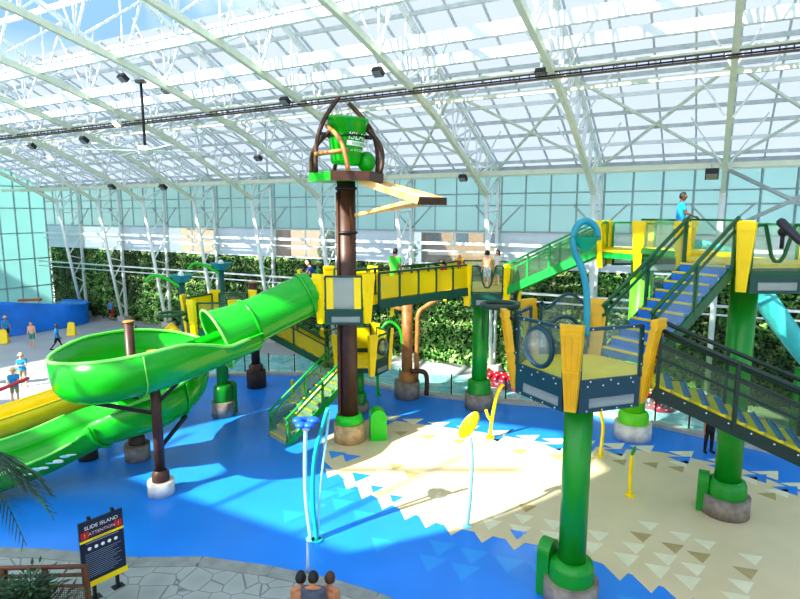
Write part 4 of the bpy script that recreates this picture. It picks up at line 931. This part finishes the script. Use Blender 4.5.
for a in (.26, wS-.2):
    q = tl+u*a-nv*.08; q = V2(q.x, q.y)
    m = M(); m.beam(q, q+Z*2.06, .1, .06, up=u); m.build('post', BLK, th)
    m = M(); m.box(q+Z*.015, .26, .2, .03, math.atan2(u.y, u.x)); m.build('foot_plate', BLK, th)
# planter fence, bushes and palm
BR = mat('rust_brown_rail', '6A4228', .5, var=.2)
fa, fb = V2(-9.6, 11.45), V2(-6.86, 11.55)
th = thing('planter_fence', fa.lerp(fb, .5), 'rusty brown railing with wire mesh at the lower left corner', 'fence')
for zz, r in ((1.4, .05), (1.2, .04), (.95, .03), (.12, .03)): m = M(); m.tube([fa+Z*zz, fb+Z*zz], r, 8); m.build('rail', BR, th)
for f in (0, .36, .68, 1.0): p = fa.lerp(fb, f); m = M(); m.beam(p, p+Z*1.42, .09, .09, up=V2(1, 0)); m.build('post', BR, th)
m = M()
for i in range(60): p = fa.lerp(fb, i/60); m.beam(p+Z*.12, p+Z*.95, .008, .008, up=V2(1, 0))
for i in range(18): m.beam(fa+Z*(.12+.046*i), fb+Z*(.12+.046*i), .008, .008)
m.build('wire_mesh', BR, th)
BUSH = leafcard('bush_leaves', '14351A', '2E6430', '6AA060')
for x, y, h, n, lab in [(-7.75, 11.0, 1.5, 900, 'leafy green planter bush behind the brown railing beside the sign'), (-8.6, 11.0, 1.3, 800, 'leafy green planter bush at the left end of the brown railing')]:
    c = V2(x, y); th = thing('planter_bush', c, lab, 'bush'); m = M(); vs = []; fs = []
    for i in range(n):
        a = random.uniform(0, 6.28); r = abs(random.gauss(0, .36)); zz = random.uniform(.25, h); L = random.uniform(.14, .3)
        p = c+V2(r*math.cos(a), r*math.sin(a), zz-.25*r); dd = V2(math.cos(a), math.sin(a), random.uniform(-.3, .9)).normalized(); s_ = dd.cross(Z).normalized()*.035
        k = len(vs); vs += [p, p+dd*L*.5+s_, p+dd*L, p+dd*L*.5-s_]; fs.append((k, k+1, k+2, k+3))
    m.add(vs, fs); m.build('leaves', BUSH, th, normals=False)
    m = M()
    for i in range(5): a = i*1.26; m.tube([c, c+V2(.12*math.cos(a), .12*math.sin(a), .5), c+V2(.25*math.cos(a), .25*math.sin(a), h*.8)], .015, 5)
    m.build('stems', BRN, th)
PALM = leafcard('palm_leaves', '0E2A1C', '1E4A30', '4A8A58')
pc = V2(-7.55, 9.2); th = thing('palm_tree', pc, 'dark green palm fronds drooping in at the left edge', 'palm')
top = pc+Z*4.55
m = M(); m.tube([pc, pc+V2(.1, 0, 2.2), top], [.2, .16, .13], 12); m.build('trunk', BRN, th)
for i in range(11):
    a = -1.6+i*.62; L = random.uniform(1.35, 1.6); d = V2(math.cos(a), math.sin(a)); m = M()
    rib = [top+d*(L*f)+Z*(.55*math.sin(f*2.4)-1.25*f*f) for f in [j/14 for j in range(15)]]
    m.tube(rib, [.022-.0012*j for j in range(15)], 5)
    for j in range(1, 15):
        for jj in (0, .5):
            q = rib[j-1].lerp(rib[j], jj); s_ = d.cross(Z)
            for sg in (-1, 1):
                e = (s_*sg*.55+d*.5-Z*random.uniform(.5, .95)).normalized()*(.5*math.sin(.35+j/14*2.5)+.1); wv = d*.014
                m.add([q-wv, q+wv, q+e*.6+wv*.9, q+e, q+e*.6-wv*.9], [(0, 1, 2, 3, 4)])
    m.build('frond', PALM, th, normals=False)
# ================================================================ people
SKINS = {'light': mat('light_skin', 'E0AC88', .5, var=.04), 'tan': mat('tan_skin', 'B87C56', .5, var=.04), 'dark': mat('dark_skin', '5A3826', .5, var=.04)}
def cl(name, c): return mat('cloth_'+name, c, .8, var=.08, scale=14)
CLB = cl('bright_blue', '1490D0'); CLBK = cl('black', '14161C'); CLK = cl('khaki', '9A8C6A'); CLT = cl('teal_shorts', '2E9A8C'); CLG = cl('green', '3CC83C'); CLW = cl('white', 'E8ECEE')
CLN = cl('navy', '1E4AA0'); CLR = cl('red', 'C0283A'); CLGY = cl('grey', '4A5260'); CLDG = cl('dark_green', '1E7A3C')
HAIR = mat('dark_hair', '120E0C', .6); HAIRB = mat('blond_hair', 'B08850', .6); HAIRBR = mat('brown_hair', '4A2E1C', .6); STRAW = mat('straw_hat', 'D8C090', .7, scale=20)
EYEW = mat('eye_white', 'EDEDED', .3); LIP = mat('lips', 'A0544A', .5)
def fk(h, pose):
    """joints in metres for a figure of height 1.75 facing +Y, feet at 0 when standing"""
    g = lambda k, d: pose.get(k, d)
    J = {}; lean = R(g('lean', 0)); hip = Vector((0, 0, .93))
    def rx(v, a): return Vector((v.x, v.y*math.cos(a)-v.z*math.sin(a), v.y*math.sin(a)+v.z*math.cos(a)))
    def sp(x, y, z): return hip+rx(Vector((x, y, z)), -lean)
    J['hip'] = hip; J['waist'] = sp(0, 0, .17); J['chest'] = sp(0, .0, .38); J['neck0'] = sp(0, -.005, .54); J['neck1'] = sp(0, .01, .62)
    ht = R(g('head_turn', 0)); hn = R(g('head_nod', 0))
    def hd(x, y, z):
        v = rx(Vector((x, y, z)), -hn); v = Vector((v.x*math.cos(ht)-v.y*math.sin(ht), v.x*math.sin(ht)+v.y*math.cos(ht), v.z)); return J['neck1']+v
    J['hd'] = hd
    for s, n in ((-1, 'L'), (1, 'R')):
        sh = sp(s*.175, 0, .485); a = R(g('arm'+n, 5)); ab = R(g('abd'+n, 8)); el = R(g('elb'+n, 12)); inw = R(g('inw'+n, 0))
        def limb(o, ln, fwd, out): d = Vector((s*math.sin(out), math.sin(fwd)*math.cos(out), -math.cos(fwd)*math.cos(out))); return o+d*ln, d
        e, _ = limb(sh, .29, a, ab); w, d2 = limb(e, .25, a+el, ab-inw); J['sh'+n], J['el'+n], J['wr'+n] = sh, e, w; J['hdir'+n] = d2
        hp = hip+Vector((s*.09, 0, -.03)); la = R(g('leg'+n, 0)); kn = R(g('kn'+n, 2)); lab = R(g('lab'+n, 3))
        k, _ = limb(hp, .42, la, lab); f, d3 = limb(k, .41, la-kn, lab*.5); J['hp'+n], J['kn'+n], J['an'+n] = hp, k, f
        tf = R(g('toe'+n, 0)); J['to'+n] = f+Vector((s*.03, .17*math.cos(tf), -.055-.1*math.sin(tf)))
    return J
def capsule(m, p, q, r0, r1, n=12):
    p, q = Vector(p), Vector(q); d = q-p; L = max(1e-4, d.length); d.normalize(); pts = []; rs = []
    for a in (90, 60, 30): pts.append(p-d*r0*math.sin(R(a))); rs.append(max(.002, r0*math.cos(R(a))))
    for i in range(5): pts.append(p+d*L*i/4); rs.append(r0+(r1-r0)*i/4)
    for a in (30, 60, 90): pts.append(q+d*r1*math.sin(R(a))); rs.append(max(.002, r1*math.cos(R(a))))
    m.tube(pts, rs, n)
def person(p, face, height, label, pose=None, skin='tan', hair=HAIR, hairlen=0, top=None, sleeves=.62, bottom=CLBK, shortlen=.8, hat=None, group=None, fem=False, vox=.016, sit=0.0, shoes=None, child=False):
    """face: heading angle in degrees of the facing direction in plan (0 = +X)"""
    pose = pose or {}; p = Vector(p); sc_ = height/1.75
    rot = Matrix.Rotation(R(face-90), 3, 'Z'); J = fk(height, pose)
    low = min(J['anL'].z, J['anR'].z)-.075 if not sit else sit/sc_
    th = thing('person', p, label, 'person', group)
    hs = 1.08 if not child else 1.28
    def X(v): return p+rot @ (Vector(v)-Vector((0, 0, low)))*sc_
    m = M(); k = .86 if fem else 1
    segs = [('pelvis', J['hip']+Vector((-.07, 0, -.02)), J['hip']+Vector((.07, 0, -.02)), .115, .115), ('belly', J['hip'], J['waist'], .125, .118*k), ('belly', J['hip']+Vector((-.05, 0, .03)), J['waist']+Vector((-.045, 0, 0)), .1, .1*k), ('belly', J['hip']+Vector((.05, 0, .03)), J['waist']+Vector((.045, 0, 0)), .1, .1*k),
            ('chest', J['waist'], J['chest'], .11, .12*k), ('chest', J['waist']+Vector((-.05, 0, 0)), J['chest']+Vector((-.08*k, 0, 0)), .095*k, .11*k), ('chest', J['waist']+Vector((.05, 0, 0)), J['chest']+Vector((.08*k, 0, 0)), .095*k, .11*k),
            ('chest', J['chest'], J['neck0']-Vector((0, 0, .06)), .12*k, .07), ('neck', J['neck0']-Vector((0, 0, .04)), J['neck1'], .066*k, .058*k)]
    for n in 'LR':
        segs += [('chest', J['chest']+(J['sh'+n]-J['chest'])*.4, J['sh'+n], .09*k, .068*k), ('neck', J['neck0']+Vector((0, 0, .01)), J['sh'+n]+Vector((0, 0, .005)), .062*k, .06*k), ('uparm', J['sh'+n], J['el'+n], .058*k, .043*k), ('loarm', J['el'+n], J['wr'+n], .043*k, .027*k),
                 ('thigh', J['hp'+n], J['kn'+n], .088, .056), ('calf', J['kn'+n], J['kn'+n].lerp(J['an'+n], .35), .053, .056), ('calf', J['kn'+n].lerp(J['an'+n], .35), J['an'+n], .056, .036), ('foot', J['an'+n]-Vector((0, .03, .03)), J['to'+n], .042, .032)]
    for s in segs: capsule(m, X(s[1]), X(s[2]), s[3]*sc_, s[4]*sc_)
    hd = lambda x, y, z: J['hd'](x*hs, y*hs, z*hs)
    ho = X(hd(0, .02, .105)); hx = (X(hd(1, .02, .105))-ho); hy = X(hd(0, 1.02, .105))-ho; hz = X(hd(0, .02, 1.105))-ho
    m.ell(ho, hx*.08, hy*.093, hz*.112, 16, 12); m.ell(ho+hy*.028-hz*.06, hx*.054, hy*.06, hz*.056, 12, 8)
    m.ell(ho+hy*.098-hz*.012, hx*.014, hy*.02, hz*.024, 8, 6); m.ell(ho+hy*.085-hz*.05, hx*.026, hy*.012, hz*.008, 8, 6)
    for s in (-1, 1): m.ell(ho+hx*.078*s-hz*.01, hx*.012, hy*.022, hz*.032, 8, 6)
    for n in 'LR':                                  # palms
        d = rot @ J['hdir'+n]; w = X(J['wr'+n]); capsule(m, w, w+d*.075*sc_, .028*sc_, .03*sc_, 8)
    me = bpy.data.meshes.new('body'); me.from_pydata([tuple(v-p) for v in m.v], [], m.f); tmp = bpy.data.objects.new('tmp', me); col.objects.link(tmp)
    md = tmp.modifiers.new('r', 'REMESH'); md.mode = 'VOXEL'; md.voxel_size = vox*sc_; md2 = tmp.modifiers.new('s', 'SMOOTH'); md2.factor = .5; md2.iterations = 3
    dg = bpy.context.evaluated_depsgraph_get(); bm_ = bpy.data.meshes.new_from_object(tmp.evaluated_get(dg)); bpy.data.objects.remove(tmp); bpy.data.meshes.remove(me)
    b = M(); b.add([v.co+p for v in bm_.vertices], [tuple(f.vertices) for f in bm_.polygons], 0, True); vn = [v.normal.copy() for v in bm_.vertices]; nb = len(b.v); bf = list(b.f)
    for n, s in (('L', -1), ('R', 1)):              # five separate fingers
        d = (rot @ J['hdir'+n]).normalized(); w = X(J['wr'+n]); pn = d.cross(rot @ Vector((0, 1, 0)));
        acr = rot @ Vector((0, 1, 0)); acr = (acr-d*acr.dot(d)).normalized(); inn = acr.cross(d)*(1 if s > 0 else -1)
        inn = (rot @ Vector((-s, 0, 0))); inn = (inn-d*inn.dot(d)-acr*inn.dot(acr)).normalized()
        for i, L in enumerate((.062, .072, .068, .052)):
            o = w+(d*.085+acr*(.027-.018*i))*sc_; b.tube([o-d*.02*sc_, o+d*L*.45*sc_, o+(d*L*.8+inn*.012)*sc_, o+(d*L+inn*.028)*sc_], [.0095*sc_, .009*sc_, .008*sc_, .006*sc_], 6)
        o = w+(d*.03+acr*.024)*sc_; b.tube([o, o+(d*.03+acr*.026)*sc_, o+(d*.06+acr*.03+inn*.014)*sc_], [.011*sc_, .0105*sc_, .007*sc_], 6)
    body = b.build('body', SKINS[skin], th, normals=False)
    # nearest-bone regions for clothing
    bones = [(s[0], X(s[1]), X(s[2]), (s[3]+s[4])*.5*sc_) for s in segs]+[('head', ho-hz*.08, ho+hz*.05, .085*sc_)]
    def near(v):
        best = (9e9, None, 0)
        for nme, a, q, r in bones:
            ab = q-a; t_ = max(0, min(1, (v-a).dot(ab)/max(1e-9, ab.length_squared))); dd = (v-a-ab*t_).length-r
            if dd < best[0]: best = (dd, nme, t_)
        return best[1], best[2]
    reg = [near(v) for v in b.v[:nb]]; headv = [b.v[i]-ho for i in range(nb)]
    def shell(name, test, off, mm):
        keep = [f for f in bf if all(test(i) for i in f)]
        if not keep: return
        ids = sorted({i for f in keep for i in f}); mp = {i: j for j, i in enumerate(ids)}
        c = M(); c.add([b.v[i]+vn[i]*off*sc_ for i in ids], [[mp[i] for i in f] for f in keep], 0, True); return c.build(name, mm, th, normals=False)
    if top: shell('shirt', lambda i: reg[i][0] in ('chest', 'belly') or (reg[i][0] == 'uparm' and reg[i][1] < sleeves) or (reg[i][0] == 'neck' and b.v[i].z < X(J['neck0']).z+.01) or reg[i][0] == 'pelvis' and b.v[i].z > X(J['hip']).z-.03, .016, top)
    if bottom: shell('shorts' if shortlen < 1 else 'trousers', lambda i: reg[i][0] == 'pelvis' or (reg[i][0] == 'thigh' and reg[i][1] < shortlen) or (shortlen >= 1 and reg[i][0] in ('thigh', 'calf')) or (reg[i][0] == 'belly' and reg[i][1] < .25), .013 if top else .012, bottom)
    if shoes: shell('shoes', lambda i: reg[i][0] == 'foot', .01, shoes)
    hxn, hyn, hzn = hx.normalized(), hy.normalized(), hz.normalized()
    def hairt(i):
        if reg[i][0] != 'head' and not (reg[i][0] == 'neck' and reg[i][1] > .75 and b.v[i].z > X(J['neck1']).z-.03): return False
        v = headv[i]; y = v.dot(hyn)/sc_/hs; z = v.dot(hzn)/sc_/hs
        return z > .045+.35*max(0, y-.02)+(.02 if y > .05 else 0) or (y < -.01 and z > -.06) or (y < .02 and z > .0)
    if hair:
        shell('hair', hairt, .02, hair)
        if hairlen: c = M(); c.tube([ho-hy*.05+hz*.03, ho-hy*.085-hz*.06, ho-hy*.085-hz*(.1+hairlen)], [.08*sc_, .085*sc_, .04*sc_], 12); c.build('long_hair', hair, th)
    c = M()
    for s in (-1, 1): c.ell(ho+hx*.03*s+hy*.078+hz*.012, hx*.013, hy*.012, hz*.009, 8, 6, 0); c.ell(ho+hx*.03*s+hy*.088+hz*.012, hx*.006, hy*.005, hz*.006, 6, 4, 1)
    c.build('eyes', [EYEW, HAIR], th)
    c = M(); c.ell(ho+hy*.088-hz*.052, hx*.022, hy*.01, hz*.007, 8, 4); c.build('mouth', LIP, th)
    if hat: c = M(); c.lathe([(.17*sc_, -.01), (.175*sc_, 0), (.1*sc_, .02), (.095*sc_, .09*sc_), (.06*sc_, .12*sc_), (.002, .125*sc_)], ho+hz*.06, 20, mat=Matrix((hxn, hyn, hzn)).transposed()); c.build('hat', hat, th)
    th['_n'] = 0; del th['_n']
    J['X'] = X; return J
def rescue_tube(a, b, lab):
    a, b = Vector(a), Vector(b); m = M(); m.tube([a, a.lerp(b, .05), a.lerp(b, .95), b], [.04, .085, .085, .04], 12); tag(m.build('rescue_tube', REDM), lab, 'rescue tube')
# --- the deck on the left
person(G(7, 341), -40, 1.75, 'straw-hatted staff member in blue shirt cut by the left edge near the wave ride', dict(armL=12, armR=18), 'tan', HAIR, top=CLB, bottom=CLBK, hat=STRAW)
person(G(33, 347), -70, 1.72, 'shirtless man in teal swim shorts standing before the blue wave ride', dict(legL=4, legR=-4), 'light', HAIRBR, bottom=CLT)
person(G(58, 350), 20, 1.78, 'staff member in blue shirt and black shorts walking across the deck', dict(legL=22, legR=-18, knR=22, armL=-18, armR=20), 'dark', HAIR, top=CLB, bottom=CLBK, shoes=CLBK)
person(G(24, 386), -70, 1.72, 'straw-hatted staff member in blue shirt with folded arms above the yellow slide', dict(armL=25, armR=25, elbL=80, elbR=80, inwL=55, inwR=55), 'light', HAIRBR, top=CLB, bottom=CLK, hat=STRAW)
J = person(G(16, 404), -60, 1.72, 'straw-hatted staff member holding a red rescue tube beside the yellow slide', dict(armL=20, armR=20, elbL=60, elbR=60, inwL=20, inwR=20), 'light', HAIRBR, top=CLB, bottom=CLK, hat=STRAW)
mid = (J['X'](J['wrL'])+J['X'](J['wrR']))/2+V2(.05, -.12); rescue_tube(mid+V2(-.75, -.1, -.3), mid+V2(.75, .1, .3), 'long red rescue tube held by the straw-hatted staff by the yellow slide')
person(G(92, 356), 30, 1.3, 'child in white shirt on the deck just left of the green bowl rim', dict(armR=30, elbR=50), 'tan', HAIR, top=CLW, bottom=CLW, child=True)
person(G(125, 346), -60, 1.5, 'boy in green shirt and black shorts behind the bowl, left one of the pair', dict(), 'tan', HAIRBR, top=CLG, bottom=CLBK, child=True)
person(G(137, 348), -100, 1.55, 'person in blue shirt and blue shorts behind the bowl beside the green-shirted boy', dict(armL=20, elbL=50), 'dark', HAIR, top=CLN, bottom=CLN)
person(G(151, 350), -120, 1.2, 'small shirtless dark-haired child on the deck right of the blue-shirted person', dict(abdL=30, abdR=30), 'dark', HAIR, bottom=CLBK, child=True)
J = person(G(112, 320), -80, 1.75, 'staff member in blue shirt by the ivy wall and the second white column', dict(), 'tan', HAIR, top=CLB, bottom=CLBK)
q = J['X'](J['wrL']); rescue_tube(q+V2(-.1, -.15, -.6), q+V2(-.05, -.15, .3), 'small red rescue tube held upright by the staff member at the ivy wall')
# --- on the play structure
person(V2(-3.35, 22.5, ZB), 200, 1.45, 'child in blue and red rash shirt crouching at the top of the slide tube', dict(lean=25, armL=25, armR=30), 'light', HAIR, top=CLN, bottom=CLR, child=True)
person(V2(-.2, 22.35, ZB), 60, 1.86, 'boy in bright green shirt standing on the level bridge near the tower', dict(armL=10), 'tan', HAIR, top=CLG, bottom=CLG)
person(V2(1.9, 25.0, ZB), 60, 1.15, 'small child in red top far along the level bridge', dict(), 'tan', HAIR, top=CLR, bottom=CLR, child=True)
person(V2(2.75, 26.4, ZB), 180, 1.3, 'blond child in red top at the left side of the middle platform', dict(), 'light', HAIRB, top=CLR, bottom=CLR, child=True)
person(V2(3.8, 25.0, ZB), 90, 1.58, 'shirtless dark-haired boy in white floral shorts at the V-notched panel', dict(), 'light', HAIR, bottom=mat('floral_shorts', 'C8E4E4', .8, var=.5, scale=18), child=True)
person(V2(4.4, 25.9, ZB), -150, 1.6, 'girl with long brown hair in white top behind the V-notched panel', dict(), 'light', HAIRBR, hairlen=.16, top=CLW, bottom=CLT, fem=True)
person(V2(8.75, 18.1, 7.86), -15, 1.76, 'lifeguard in blue shirt and grey shorts with a hand on the top platform rail', dict(armR=20, abdR=14, elbR=45, armL=-4, head_turn=-25), 'dark', HAIR, top=CLB, bottom=CLGY, shoes=CLBK, vox=.012)
person(G(708, 452), -90, 1.75, 'person in black trousers standing behind the descending stairs', dict(), 'tan', HAIR, top=CLBK, bottom=CLBK, shortlen=1, shoes=CLBK)
# --- the three seen from behind in front
person((-2.05, 10.88, .012), 95, 1.6, 'shirtless dark-haired boy seen from behind at the bottom edge, left of the man', dict(head_nod=10), 'tan', HAIR, bottom=CLN, vox=.012, child=True)
person((-1.76, 10.66, .012), 88, 1.78, 'man in grey shirt seen from behind between the two boys at the bottom edge', dict(head_nod=8), 'tan', HAIR, top=CLGY, bottom=CLBK, vox=.012)
person((-1.46, 10.9, .012), 80, 1.58, 'shirtless brown-haired boy seen from behind at the bottom edge, right of the man', dict(head_nod=6), 'tan', HAIRBR, bottom=CLR, vox=.012, child=True)
